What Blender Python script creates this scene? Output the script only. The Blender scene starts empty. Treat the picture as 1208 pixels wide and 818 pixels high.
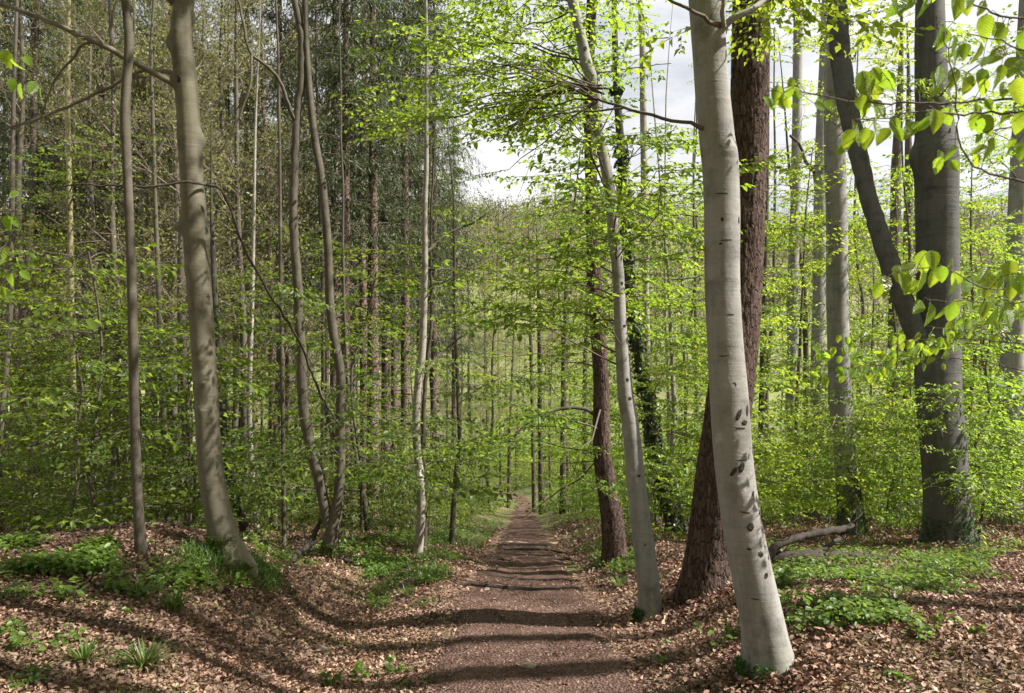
import bpy, math, random
import numpy as np
from mathutils import Vector, Matrix, Quaternion

# ------------------------------------------------------------------ camera, sky, sun, exposure
sc = bpy.context.scene
COL = sc.collection
EYE = 1.6
F = 948.0                       # focal length in photograph pixels (1208 wide)
cam_d = bpy.data.cameras.new('camera'); cam = bpy.data.objects.new('camera', cam_d); COL.objects.link(cam)
cam.location = (0, 0, EYE); cam.rotation_euler = (math.radians(90), 0, 0)
cam_d.sensor_width = 36.0; cam_d.lens = 36.0 * F / 1208.0
cam_d.clip_start = 0.05; cam_d.clip_end = 3000
cam_d.dof.use_dof = True; cam_d.dof.focus_distance = 9.0; cam_d.dof.aperture_fstop = 7.0
sc.camera = cam

SUN_EL = math.radians(48); SUN_AZ = math.radians(-9)       # azimuth from +X (right) towards +Y (ahead)
S = Vector((math.cos(SUN_EL) * math.cos(SUN_AZ), math.cos(SUN_EL) * math.sin(SUN_AZ), math.sin(SUN_EL)))
world = bpy.data.worlds.new('World'); sc.world = world; world.use_nodes = True
wn = world.node_tree; wn.nodes.clear()
w_out = wn.nodes.new('ShaderNodeOutputWorld'); w_bg = wn.nodes.new('ShaderNodeBackground')
w_sky = wn.nodes.new('ShaderNodeTexSky'); w_sky.sky_type = 'NISHITA'; w_sky.sun_disc = False
w_sky.sun_elevation = SUN_EL; w_sky.sun_rotation = math.atan2(S.x, S.y)
w_sky.air_density = 1.0; w_sky.dust_density = 3.0; w_sky.ozone_density = 1.0
w_tc = wn.nodes.new('ShaderNodeTexCoord'); w_map = wn.nodes.new('ShaderNodeMapping'); w_map.inputs['Scale'].default_value = (1, 1, 2.6)
w_no = wn.nodes.new('ShaderNodeTexNoise'); w_no.inputs['Scale'].default_value = 3.2; w_no.inputs['Detail'].default_value = 7; w_no.inputs['Roughness'].default_value = .6
w_rp = wn.nodes.new('ShaderNodeValToRGB'); w_rp.color_ramp.elements[0].position = .36; w_rp.color_ramp.elements[1].position = .54
w_rp.color_ramp.elements[0].color = (.5, .5, .5, 1)
w_mx = wn.nodes.new('ShaderNodeMixRGB'); w_mx.inputs['Color2'].default_value = (8.7, 8.7, 8.8, 1)
wn.links.new(w_tc.outputs['Generated'], w_map.inputs['Vector']); wn.links.new(w_map.outputs[0], w_no.inputs['Vector'])
wn.links.new(w_no.outputs['Fac'], w_rp.inputs[0]); wn.links.new(w_rp.outputs[0], w_mx.inputs['Fac'])
wn.links.new(w_sky.outputs[0], w_mx.inputs['Color1']); wn.links.new(w_mx.outputs[0], w_bg.inputs['Color'])
w_bg.inputs['Strength'].default_value = 0.05
wn.links.new(w_bg.outputs[0], w_out.inputs[0])

sun_d = bpy.data.lights.new('sun', 'SUN'); sun_d.energy = 5.0; sun_d.angle = math.radians(0.53); sun_d.color = (1.0, 0.95, 0.87)
sun = bpy.data.objects.new('sun', sun_d); COL.objects.link(sun); sun.rotation_euler = S.to_track_quat('Z', 'Y').to_euler(); sun.location = S * 60

vs = sc.view_settings
vs.view_transform = 'Standard'; vs.look = 'None'; vs.gamma = 1.0; vs.use_curve_mapping = False; vs.exposure = 1.3
cy = sc.cycles
cy.use_denoising = True; cy.use_adaptive_sampling = True; cy.adaptive_threshold = 0.03
cy.max_bounces = 4; cy.diffuse_bounces = 2; cy.glossy_bounces = 2; cy.transmission_bounces = 4; cy.transparent_max_bounces = 4
cy.sample_clamp_indirect = 6.0; cy.caustics_reflective = False; cy.caustics_refractive = False

rng = np.random.default_rng(11)
def U(a, b): return float(rng.uniform(a, b))

# ------------------------------------------------------------------ terrain height
_cy = [-30, -12, 0, 4.9, 8, 12, 20, 30, 42, 55, 62, 80, 110, 150, 190, 240, 300, 380, 440, 520, 720]
_cz = [2.0, .9, 0, -.42, -.93, -1.6, -3.15, -5.1, -7.1, -8.9, -9.8, -11.6, -14, -15, -11, 1, 20, 48, 64, 70, 72]
_ty = np.linspace(-30, 720, 7501); _tz = np.interp(_ty, _cy, _cz)
_k = np.exp(-0.5 * (np.arange(-40, 41) / 14.0) ** 2); _k /= _k.sum()
_tz = np.convolve(np.pad(_tz, 40, mode='edge'), _k, mode='valid')
def P(y): return np.interp(y, _ty, _tz)
def xc(y):
    y = np.asarray(y, float)
    return 0.09 + 0.0156 * (y - 4.9) - 0.02 * np.clip(y - 52, 0, 60) ** 1.75
def sst(a, b, t):
    t = np.clip((t - a) / (b - a), 0, 1); return t * t * (3 - 2 * t)
MOUNDS = [(-2.95, 7.0, .52, 1.25, 1.15), (-4.6, 4.8, .26, 1.6, 1.4), (-.95, 9.3, .20, .42, 1.2), (-1.62, 7.7, -.5, .45, 1.5), (-1.15, 5.6, -.16, .5, 1.0),
          (1.75, 4.9, .14, .8, .9), (2.0, 7.8, .17, .9, .9), (-2.3, 12.4, .16, 1.3, 1.2), (1.3, 10.3, .12, .6, .8), (4.2, 6.0, .12, 1.8, 1.5)]
_bw = [(rng.uniform(0, 6.28), rng.uniform(0, 6.28), k) for k in (1.6, 2.3, 3.4, 4.7, 7.0, 9.5, 14.0)]
def bumps(x, y):
    z = 0
    for a, ph, k in _bw:
        z = z + (0.045 / k) * np.sin(k * (x * math.cos(a) + y * math.sin(a)) + ph) * np.cos(k * .7 * (x * math.sin(a + .5) - y * math.cos(a + .5)) + 2 * ph)
    return z
def H(x, y):
    x = np.asarray(x, float); y = np.asarray(y, float)
    u = x - xc(y)
    far = sst(60, 130, y)
    z = P(y) + (1 - far) * (.33 * sst(.68, 1.9, u) + .22 * sst(.75, 2.1, -u))
    z = z + (1 - far) * (.022 * np.clip(u - 3, 0, 40) + .012 * np.clip(-u - 5, 0, 40))
    for cx, cyy, a, sx, sy in MOUNDS:
        z = z + a * np.exp(-.5 * (((x - cx) / sx) ** 2 + ((y - cyy) / sy) ** 2))
    onp = np.exp(-(u / .8) ** 4) * (1 - sst(55, 65, y))
    z = z + bumps(x, y) * (1 - .7 * onp) + onp * .016 * (np.sin(3.9 * y + 1.3 * np.sin(.9 * y)) + .6 * np.sin(7.3 * y + 2 + .8 * x))
    z = z + sst(200, 330, y) * 7 * (np.sin(x * .021 + 1.0) + .6 * np.sin(x * .055 + y * .01))
    return z
def Hs(x, y): return float(H(x, y))
def px(u, v, d): return np.array([(u - 604) * d / F, d, EYE - (v - 409) * d / F])
def proj(p):
    p = np.asarray(p); d = np.maximum(p[..., 1], .05)
    return 604 + F * p[..., 0] / d, 409 - F * (p[..., 2] - EYE) / d
def hit(u, v, dmin=2.0, dmax=80):
    d = np.arange(dmin, dmax, .02); x = (u - 604) * d / F; z = EYE - (v - 409) * d / F
    g = H(x, d); i = np.argmax(z <= g)
    return float(d[i]) if z[i] <= g[i] else dmax

# ------------------------------------------------------------------ mesh helpers
def make_mesh(name, parts, mats, smooth=True):
    """parts: (verts (n,3), faces (m,3|4), material slot)"""
    V = []; loops = []; tot = []; mi = []; off = 0
    for v, f, m in parts:
        if len(f) == 0: continue
        v = np.asarray(v, np.float32).reshape(-1, 3); f = np.asarray(f, np.int64)
        V.append(v); loops.append((f + off).reshape(-1)); tot.append(np.full(len(f), f.shape[1])); mi.append(np.full(len(f), m)); off += len(v)
    V = np.concatenate(V); loops = np.concatenate(loops).astype(np.int32); tot = np.concatenate(tot).astype(np.int32); mi = np.concatenate(mi).astype(np.int32)
    me = bpy.data.meshes.new(name)
    me.vertices.add(len(V)); me.vertices.foreach_set('co', V.ravel())
    me.loops.add(len(loops)); me.loops.foreach_set('vertex_index', loops)
    st = np.concatenate([[0], np.cumsum(tot)[:-1]]).astype(np.int32)
    me.polygons.add(len(tot)); me.polygons.foreach_set('loop_start', st); me.polygons.foreach_set('loop_total', tot)
    me.polygons.foreach_set('material_index', mi)
    if smooth: me.polygons.foreach_set('use_smooth', np.ones(len(tot), dtype=bool))
    for m in mats: me.materials.append(m)
    me.update(calc_edges=True)
    return me
def link(name, me, parent=None, loc=None):
    o = bpy.data.objects.new(name, me); COL.objects.link(o)
    if parent is not None: o.parent = parent
    if loc is not None: o.location = loc
    return o
def thing(name, label, cat, loc=(0, 0, 0), group=None):
    o = bpy.data.objects.new(name, None); COL.objects.link(o); o.location = loc
    o['label'] = label; o['category'] = cat; o.empty_display_size = .2
    if group: o['group'] = group
    return o
def tag(o, label=None, cat=None, group=None, kind=None):
    if label: o['label'] = label
    if cat: o['category'] = cat
    if group: o['group'] = group
    if kind: o['kind'] = kind
    return o
def smooth_path(pts, ds):
    """Catmull-Rom through rows of pts (position + any extra columns), spacing ~ds"""
    p = np.asarray(pts, float); n = len(p)
    e = np.vstack([2 * p[0] - p[1], p, 2 * p[-1] - p[-2]]); out = []
    for i in range(n - 1):
        a, b, c, d = e[i], e[i + 1], e[i + 2], e[i + 3]
        L = np.linalg.norm((c - b)[:3]); k = max(1, int(math.ceil(L / ds))); t = (np.arange(k) / k)[:, None]
        out.append(.5 * (2 * b + (c - a) * t + (2 * a - 5 * b + 4 * c - d) * t ** 2 + (3 * b - a - 3 * c + d) * t ** 3))
    out.append(p[-1:]); return np.vstack(out)
def frames(c, fixed=False):
    t = np.gradient(c, axis=0); t /= np.linalg.norm(t, axis=1)[:, None] + 1e-9
    if fixed:
        ex = np.array([1., 0, 0]) - t * t[:, :1]
    else:
        ref = np.array([0, 0, 1.]) if abs(t[:, 2]).mean() < .8 else np.array([1., 0, 0])
        ex = np.cross(t, ref)
    ex /= np.linalg.norm(ex, axis=1)[:, None] + 1e-9
    return t, ex, np.cross(t, ex)
def tube(c, r, sides=6, disp=None, fixed=False):
    c = np.asarray(c, float); n = len(c); r = np.broadcast_to(np.asarray(r, float), (n,))
    t, ex, ey = frames(c, fixed); th = np.arange(sides) / sides * 2 * np.pi
    rr = r[:, None] * np.ones((1, sides))
    if disp is not None: rr = disp(c, rr, th)
    v = c[:, None] + rr[..., None] * (ex[:, None] * np.cos(th)[None, :, None] + ey[:, None] * np.sin(th)[None, :, None])
    i = np.arange(n - 1)[:, None] * sides; j = np.arange(sides)[None]; j2 = (j + 1) % sides
    f = np.stack([i + j, i + j2, i + sides + j2, i + sides + j], -1).reshape(-1, 4)
    return v.reshape(-1, 3), f
def prisms(a, b, ra, rb):
    """many thin 3-sided twigs from points a to b"""
    a = np.asarray(a); b = np.asarray(b); n = len(a); t = b - a; t = t / (np.linalg.norm(t, axis=1)[:, None] + 1e-9)
    ref = np.where(np.abs(t[:, 2:3]) < .9, np.array([[0, 0, 1.]]), np.array([[1., 0, 0]]))
    ex = np.cross(t, ref); ex /= np.linalg.norm(ex, axis=1)[:, None] + 1e-9; ey = np.cross(t, ex)
    ra = np.broadcast_to(ra, (n,))[:, None]; rb = np.broadcast_to(rb, (n,))[:, None]
    vs_ = []
    for k in range(3):
        d = ex * math.cos(k * 2.0944) + ey * math.sin(k * 2.0944); vs_ += [a + d * ra, b + d * rb]
    v = np.stack(vs_, 1).reshape(-1, 3)
    o = np.arange(n)[:, None, None] * 6; f = np.array([[0, 2, 3, 1], [2, 4, 5, 3], [4, 0, 1, 5]])[None]
    return v, (o + f).reshape(-1, 4)

def slivers(a, b, w):
    """very thin distant twigs, one pointed blade each"""
    a = np.asarray(a); b = np.asarray(b); n = len(a); t = b - a; t = t / (np.linalg.norm(t, axis=1)[:, None] + 1e-9)
    s_ = np.cross(t, rng.normal(0, 1, (n, 3))); s_ /= np.linalg.norm(s_, axis=1)[:, None] + 1e-9; w = np.broadcast_to(w, (n,))[:, None]
    return np.stack([a - s_ * w, a + s_ * w, b], 1).reshape(-1, 3), np.arange(n * 3).reshape(-1, 3)

# ------------------------------------------------------------------ materials
def mat(name, build):
    m = bpy.data.materials.new(name); m.use_nodes = True; nt = m.node_tree; nt.nodes.clear()
    out = nt.nodes.new('ShaderNodeOutputMaterial')
    N = lambda t, **k: _node(nt, t, k)
    L = nt.links.new
    sh = build(N, L); L(sh, out.inputs['Surface']); return m
def _node(nt, t, k):
    n = nt.nodes.new('ShaderNode' + t)
    for a, b in k.items():
        if a.startswith('i_'):
            key = a[2:].replace('_', ' '); n.inputs[key].default_value = b
        else: setattr(n, a, b)
    return n
def ramp(N, stops, interp='LINEAR'):
    r = N('ValToRGB'); e = r.color_ramp.elements; r.color_ramp.interpolation = interp
    while len(e) < len(stops): e.new(.5)
    for q, (p, c) in zip(e, stops): q.position = p; q.color = (*c, 1) if len(c) == 3 else c
    return r
def coords(N, L, scale=(1, 1, 1), kind='Object'):
    tc = N('TexCoord'); mp = N('Mapping', i_Scale=scale); L(tc.outputs[kind], mp.inputs[0]); return mp.outputs[0]
def mixc(N, L, fac, a, b, mode='MIX'):
    m = N('MixRGB', blend_type=mode)
    for s, q in ((fac, 'Fac'), (a, 'Color1'), (b, 'Color2')):
        if hasattr(s, 'links'): L(s, m.inputs[q])
        else: m.inputs[q].default_value = s if q == 'Fac' else (*s, 1)
    return m.outputs[0]
def leaf_mat(name, dark, light, tr_dark, tr_light, mixf=.5, rough=.42, spec=.35, nsc=.55, nlo=.75, nhi=1.2, veins=False):
    def b(N, L):
        g = N('NewGeometry'); oi = N('ObjectInfo')
        r1 = ramp(N, [(0, dark), (.6, tuple((np.array(dark) + np.array(light)) / 2)), (1, light)]); L(g.outputs['Random Per Island'], r1.inputs[0])
        r2 = ramp(N, [(0, tr_dark), (1, tr_light)]); L(g.outputs['Random Per Island'], r2.inputs[0])
        no = N('TexNoise', i_Scale=nsc, i_Detail=3.0); L(coords(N, L), no.inputs['Vector'])
        hs = N('HueSaturation'); mr = N('MapRange', i_From_Min=.3, i_From_Max=.7, i_To_Min=nlo, i_To_Max=nhi); L(no.outputs['Fac'], mr.inputs[0]); L(mr.outputs[0], hs.inputs['Value']); L(r1.outputs[0], hs.inputs['Color'])
        hs2 = N('HueSaturation'); mr2 = N('MapRange', i_To_Min=.478, i_To_Max=.512); L(oi.outputs['Random'], mr2.inputs[0]); L(mr2.outputs[0], hs2.inputs['Hue']); L(r2.outputs[0], hs2.inputs['Color'])
        p = N('BsdfPrincipled', i_Roughness=rough); p.inputs['Specular IOR Level'].default_value = spec; L(hs.outputs[0], p.inputs['Base Color'])
        tcol = hs2.outputs[0]
        if veins:
            sx = N('SeparateXYZ'); L(coords(N, L), sx.inputs[0]); ab = N('Math', operation='ABSOLUTE'); L(sx.outputs['Y'], ab.inputs[0])
            ma = N('Math', operation='MULTIPLY_ADD'); ma.inputs[1].default_value = -.75; L(ab.outputs[0], ma.inputs[0]); L(sx.outputs['X'], ma.inputs[2])
            mf = N('Math', operation='MULTIPLY'); mf.inputs[1].default_value = 62.0; L(ma.outputs[0], mf.inputs[0]); sn = N('Math', operation='SINE'); L(mf.outputs[0], sn.inputs[0])
            rv = ramp(N, [(.0, (1.05, 1.05, 1.0)), (.75, (.96, .97, .9)), (.95, (.62, .70, .5))]); mr3 = N('MapRange', i_From_Min=-1.0, i_From_Max=1.0); L(sn.outputs[0], mr3.inputs[0]); L(mr3.outputs[0], rv.inputs[0])
            tcol = mixc(N, L, 1.0, tcol, rv.outputs[0], 'MULTIPLY')
            n9 = N('TexNoise', i_Scale=7.0, i_Detail=4.0); L(coords(N, L), n9.inputs['Vector']); r9 = ramp(N, [(.3, (.75, .8, .7)), (.6, (1.05, 1.03, 1.0))]); L(n9.outputs['Fac'], r9.inputs[0]); tcol = mixc(N, L, .8, tcol, r9.outputs[0], 'MULTIPLY')
            bv = N('Bump', i_Strength=.5, i_Distance=.02); L(sn.outputs[0], bv.inputs['Height']); L(bv.outputs[0], p.inputs['Normal'])
        t = N('BsdfTranslucent'); L(tcol, t.inputs['Color'])
        m = N('MixShader', i_Fac=mixf); L(p.outputs[0], m.inputs[1]); L(t.outputs[0], m.inputs[2]); return m.outputs[0]
    return mat(name, b)
def bark_mat(name, base, dark, patch, moss=(.09, .11, .03), moss_amt=.35, wr=(1.6, 1.6, 15), bump=.2, pscale=5.0, rough=.8):
    def b(N, L):
        v = coords(N, L)
        n1 = N('TexNoise', i_Scale=pscale, i_Detail=6.0, i_Roughness=.65); L(v, n1.inputs['Vector'])
        r1 = ramp(N, [(.30, dark), (.48, base), (.62, base), (.75, patch)]); L(n1.outputs['Fac'], r1.inputs[0])
        n2 = N('TexNoise', i_Scale=1.0, i_Detail=5.0, i_Roughness=.7, i_Distortion=.6); L(coords(N, L, wr), n2.inputs['Vector'])
        r2 = ramp(N, [(.30, (.55, .55, .55)), (.5, (1, 1, 1)), (.7, (1.0, 1.0, 1.0)), (.8, (.8, .8, .8))]); L(n2.outputs['Fac'], r2.inputs[0])
        c = mixc(N, L, .4, r1.outputs[0], r2.outputs[0], 'MULTIPLY')
        n6 = N('TexNoise', i_Scale=1.0, i_Detail=6.0, i_Roughness=.6); L(coords(N, L, (9, 9, .8)), n6.inputs['Vector'])
        r6 = ramp(N, [(.32, (.58, .57, .52)), (.52, (1, 1, 1)), (.72, (1.12, 1.12, 1.1))]); L(n6.outputs['Fac'], r6.inputs[0])
        c = mixc(N, L, .75, c, r6.outputs[0], 'MULTIPLY')
        n3 = N('TexNoise', i_Scale=1.3, i_Detail=8.0, i_Roughness=.7); L(coords(N, L, (1, 1, .45)), n3.inputs['Vector'])
        r3 = ramp(N, [(.5, (0, 0, 0)), (.68, (moss_amt,) * 3)]); L(n3.outputs['Fac'], r3.inputs[0])
        c = mixc(N, L, r3.outputs[0], c, moss)
        n5 = N('TexVoronoi', i_Scale=16.0, feature='F1'); L(coords(N, L, (1.0, 1.0, 1.9)), n5.inputs['Vector'])
        r5 = ramp(N, [(.06, (.45, .45, .42)), (.12, (1, 1, 1))]); L(n5.outputs['Distance'], r5.inputs[0])
        c = mixc(N, L, .6, c, r5.outputs[0], 'MULTIPLY')
        n4 = N('TexNoise', i_Scale=60.0, i_Detail=4.0); L(v, n4.inputs['Vector'])
        ad = N('Math', operation='MULTIPLY_ADD', i_Value_001=.35) if False else N('Math', operation='ADD'); L(n2.outputs['Fac'], ad.inputs[0])
        ml = N('Math', operation='MULTIPLY'); ml.inputs[1].default_value = .3; L(n4.outputs['Fac'], ml.inputs[0]); L(ml.outputs[0], ad.inputs[1])
        bp = N('Bump', i_Strength=bump, i_Distance=.03); L(ad.outputs[0], bp.inputs['Height'])
        p = N('BsdfPrincipled', i_Roughness=rough); p.inputs['Specular IOR Level'].default_value = .2
        L(c, p.inputs['Base Color']); L(bp.outputs[0], p.inputs['Normal']); return p.outputs[0]
    return mat(name, b)
def scaly_mat(name, plate, plate2, crack, sc_=(22, 22, 7), bump=.8):
    def b(N, L):
        v = coords(N, L, sc_)
        no = N('TexNoise', i_Scale=.5, i_Detail=4.0); L(v, no.inputs['Vector'])
        ds = mixc(N, L, .25, v, no.outputs['Color'], 'ADD')
        vo = N('TexVoronoi', feature='DISTANCE_TO_EDGE', i_Scale=1.0); L(ds, vo.inputs['Vector'])
        vc = N('TexVoronoi', feature='F1', i_Scale=1.0); L(ds, vc.inputs['Vector'])
        bw = N('RGBToBW'); L(vc.outputs['Color'], bw.inputs[0])
        rc = ramp(N, [(.2, plate), (.8, plate2)]); L(bw.outputs[0], rc.inputs[0])
        rk = ramp(N, [(.0, (0, 0, 0)), (.10, (1, 1, 1))]); L(vo.outputs['Distance'], rk.inputs[0])
        c = mixc(N, L, rk.outputs[0], crack, rc.outputs[0])
        n4 = N('TexNoise', i_Scale=40.0, i_Detail=5.0); L(coords(N, L), n4.inputs['Vector'])
        r4 = ramp(N, [(.3, (.6, .6, .6)), (.65, (1.1, 1.1, 1.1))]); L(n4.outputs['Fac'], r4.inputs[0])
        c = mixc(N, L, .8, c, r4.outputs[0], 'MULTIPLY')
        bp = N('Bump', i_Strength=bump, i_Distance=.04); L(rk.outputs[0], bp.inputs['Height'])
        b2 = N('Bump', i_Strength=.4, i_Distance=.02); L(n4.outputs['Fac'], b2.inputs['Height']); L(bp.outputs[0], b2.inputs['Normal'])
        p = N('BsdfPrincipled', i_Roughness=.9); p.inputs['Specular IOR Level'].default_value = .15
        L(c, p.inputs['Base Color']); L(b2.outputs[0], p.inputs['Normal']); return p.outputs[0]
    return mat(name, b)
def plain(name, c, c2=None, scale=12.0, rough=.85, bump=.0, island=False):
    def b(N, L):
        p = N('BsdfPrincipled', i_Roughness=rough); p.inputs['Specular IOR Level'].default_value = .2
        r = ramp(N, [(.3, c), (.7, c2 or c)])
        if island:
            g = N('NewGeometry'); L(g.outputs['Random Per Island'], r.inputs[0]); r.color_ramp.elements[0].position = 0; r.color_ramp.elements[1].position = 1
        else:
            n = N('TexNoise', i_Scale=scale, i_Detail=6.0, i_Roughness=.65); L(coords(N, L), n.inputs['Vector']); L(n.outputs['Fac'], r.inputs[0])
            if bump:
                bp = N('Bump', i_Strength=bump, i_Distance=.02); L(n.outputs['Fac'], bp.inputs['Height']); L(bp.outputs[0], p.inputs['Normal'])
        L(r.outputs[0], p.inputs['Base Color']); return p.outputs[0]
    return mat(name, b)

M = {}
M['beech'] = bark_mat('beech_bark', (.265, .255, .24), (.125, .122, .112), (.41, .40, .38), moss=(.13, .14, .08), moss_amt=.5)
M['beech_brown'] = bark_mat('beech_bark_olive', (.175, .158, .118), (.10, .09, .068), (.25, .228, .178), moss=(.13, .13, .05), moss_amt=.5)
M['beech_dark'] = bark_mat('beech_bark_shaded', (.105, .102, .098), (.055, .055, .053), (.18, .172, .162), moss=(.05, .06, .03), moss_amt=.4, bump=.35)  # beech bark with the massive trunk's shade put into its colour
M['thin'] = bark_mat('young_bark', (.105, .09, .07), (.055, .048, .038), (.18, .162, .135), moss=(.10, .11, .04), moss_amt=.45, wr=(6, 6, 14), pscale=8)
M['thin_dark'] = bark_mat('dark_young_bark', (.085, .07, .055), (.045, .04, .032), (.13, .115, .09), moss=(.05, .07, .02), moss_amt=.5, wr=(8, 8, 9), bump=.4)
M['pale'] = bark_mat('pale_bark', (.28, .255, .215), (.09, .08, .068), (.46, .44, .40), moss=(.20, .20, .10), moss_amt=.3, wr=(5, 5, 20), pscale=9)
M['olive'] = bark_mat('olive_bark', (.27, .24, .13), (.15, .13, .08), (.34, .32, .2), moss=(.2, .21, .07), moss_amt=.5, pscale=9)
M['larch'] = scaly_mat('scaly_red_bark', (.075, .048, .039), (.125, .088, .073), (.03, .02, .016), (40, 40, 9), .5)
M['spruce_bark'] = scaly_mat('spruce_bark', (.15, .105, .085), (.23, .17, .14), (.05, .035, .03), (20, 20, 10))
M['ivy_bark'] = bark_mat('mossy_bark', (.06, .055, .045), (.03, .028, .022), (.09, .085, .07), moss=(.035, .055, .015), moss_amt=.9, wr=(9, 9, 5), bump=.6)
M['twig'] = plain('twig_bark', (.075, .06, .048), (.14, .115, .095), 20.0)
M['twig_pale'] = plain('bare_twig_bark', (.13, .10, .08), (.23, .185, .155), 3.0)
M['deadwood'] = plain('dead_wood', (.02, .015, .012), (.06, .047, .038), 14.0, bump=.6)
M['scar'] = plain('bark_scar_bark', (.02, .017, .014), (.06, .05, .042), 60.0, bump=.6)
M['moss'] = plain('moss', (.045, .06, .012), (.12, .14, .03), 40.0, rough=1.0, bump=.9)
M['leaf_near'] = leaf_mat('near_beech_leaf', (.13, .24, .035), (.19, .31, .05), (.34, .50, .03), (.47, .64, .05), mixf=.55, rough=.34, veins=True)
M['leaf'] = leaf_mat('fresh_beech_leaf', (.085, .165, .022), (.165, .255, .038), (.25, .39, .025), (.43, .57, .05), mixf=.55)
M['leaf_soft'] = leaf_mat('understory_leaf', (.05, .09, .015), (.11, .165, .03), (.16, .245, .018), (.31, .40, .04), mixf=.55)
M['leaf_low'] = leaf_mat('ground_leaf', (.07, .125, .022), (.15, .22, .045), (.14, .26, .025), (.26, .38, .04), mixf=.45)
M['herb'] = leaf_mat('herb_leaf', (.03, .085, .022), (.075, .16, .04), (.07, .17, .025), (.15, .28, .05), mixf=.35)
M['grass'] = leaf_mat('grass_blade', (.045, .10, .02), (.11, .18, .04), (.10, .18, .02), (.2, .3, .05), mixf=.35)
M['grass_dry'] = leaf_mat('dry_grass_blade', (.20, .16, .08), (.34, .28, .15), (.2, .15, .07), (.3, .24, .12), mixf=.25)
M['ivy'] = leaf_mat('ivy_leaf', (.015, .035, .010), (.04, .075, .02), (.02, .05, .01), (.05, .1, .02), mixf=.2, rough=.3, spec=.5)
M['needle'] = leaf_mat('spruce_needles', (.032, .05, .018), (.09, .115, .038), (.05, .08, .015), (.14, .165, .05), mixf=.25, rough=.5)
M['bud'] = leaf_mat('opening_bud', (.17, .19, .05), (.26, .26, .09), (.25, .28, .06), (.36, .38, .12), mixf=.45)
M['litter'] = leaf_mat('dead_leaf', (.075, .036, .024), (.47, .305, .22), (.16, .07, .035), (.34, .17, .09), mixf=.14, rough=.55, spec=.35, nsc=1.4, nlo=.42, nhi=1.25)
M['chip'] = leaf_mat('leaf_crumb', (.10, .058, .042), (.36, .25, .185), (.1, .05, .03), (.2, .12, .08), mixf=.1, rough=.7, spec=.2)
M['stone'] = plain('stone_surface', (.15, .115, .095), (.25, .205, .175), 25.0, bump=.4)
M['paint'] = plain('white_paint', (.74, .73, .70), (.82, .81, .79), 30.0, rough=.6)
M['wood_cut'] = plain('pale_broken_wood', (.30, .22, .14), (.45, .35, .24), 30.0, bump=.4)

def ground_build(N, L):
    v = coords(N, L)
    vo = N('TexVoronoi', i_Scale=24.0, feature='F1'); L(v, vo.inputs['Vector'])
    bw = N('RGBToBW'); L(vo.outputs['Color'], bw.inputs[0])
    lit = ramp(N, [(.15, (.09, .05, .036)), (.5, (.19, .115, .082)), (.85, (.33, .225, .165))]); L(bw.outputs[0], lit.inputs[0])
    n1 = N('TexNoise', i_Scale=.6, i_Detail=8.0, i_Roughness=.7); L(v, n1.inputs['Vector'])
    sp0 = N('SeparateXYZ'); L(v, sp0.inputs[0]); m0 = N('MapRange', i_From_Min=16.0, i_From_Max=60.0, i_To_Min=0.0, i_To_Max=.14); L(sp0.outputs['Y'], m0.inputs[0]); a0 = N('Math', operation='ADD'); L(n1.outputs['Fac'], a0.inputs[0]); L(m0.outputs[0], a0.inputs[1])
    g = ramp(N, [(.46, (0, 0, 0)), (.60, (.85, .85, .85))]); L(a0.outputs[0], g.inputs[0])
    n2 = N('TexNoise', i_Scale=9.0, i_Detail=6.0); L(v, n2.inputs['Vector'])
    gc = ramp(N, [(.3, (.03, .05, .012)), (.7, (.10, .14, .03))]); L(n2.outputs['Fac'], gc.inputs[0])
    c = mixc(N, L, g.outputs[0], lit.outputs[0], gc.outputs[0])
    # the valley meadow and the far wooded slope
    sp = N('SeparateXYZ'); L(v, sp.inputs[0])
    n3 = N('TexNoise', i_Scale=.018, i_Detail=5.0); L(v, n3.inputs['Vector'])
    md = ramp(N, [(.40, (.11, .11, .055)), (.5, (.15, .165, .065)), (.62, (.21, .235, .09))]); L(n3.outputs['Fac'], md.inputs[0])
    hl = ramp(N, [(.35, (.14, .135, .075)), (.65, (.20, .195, .11))]); L(n3.outputs['Fac'], hl.inputs[0])
    m1 = N('MapRange', i_From_Min=285.0, i_From_Max=300.0); L(sp.outputs['Y'], m1.inputs[0])
    far = mixc(N, L, m1.outputs[0], md.outputs[0], hl.outputs[0])
    m2 = N('MapRange', i_From_Min=120.0, i_From_Max=150.0); L(sp.outputs['Y'], m2.inputs[0])
    c = mixc(N, L, m2.outputs[0], c, far)
    bp = N('Bump', i_Strength=.7, i_Distance=.03); L(vo.outputs['Distance'], bp.inputs['Height'])
    p = N('BsdfPrincipled', i_Roughness=.9); p.inputs['Specular IOR Level'].default_value = .1
    L(c, p.inputs['Base Color']); L(bp.outputs[0], p.inputs['Normal']); return p.outputs[0]
M['ground'] = mat('forest_floor', ground_build)
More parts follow.
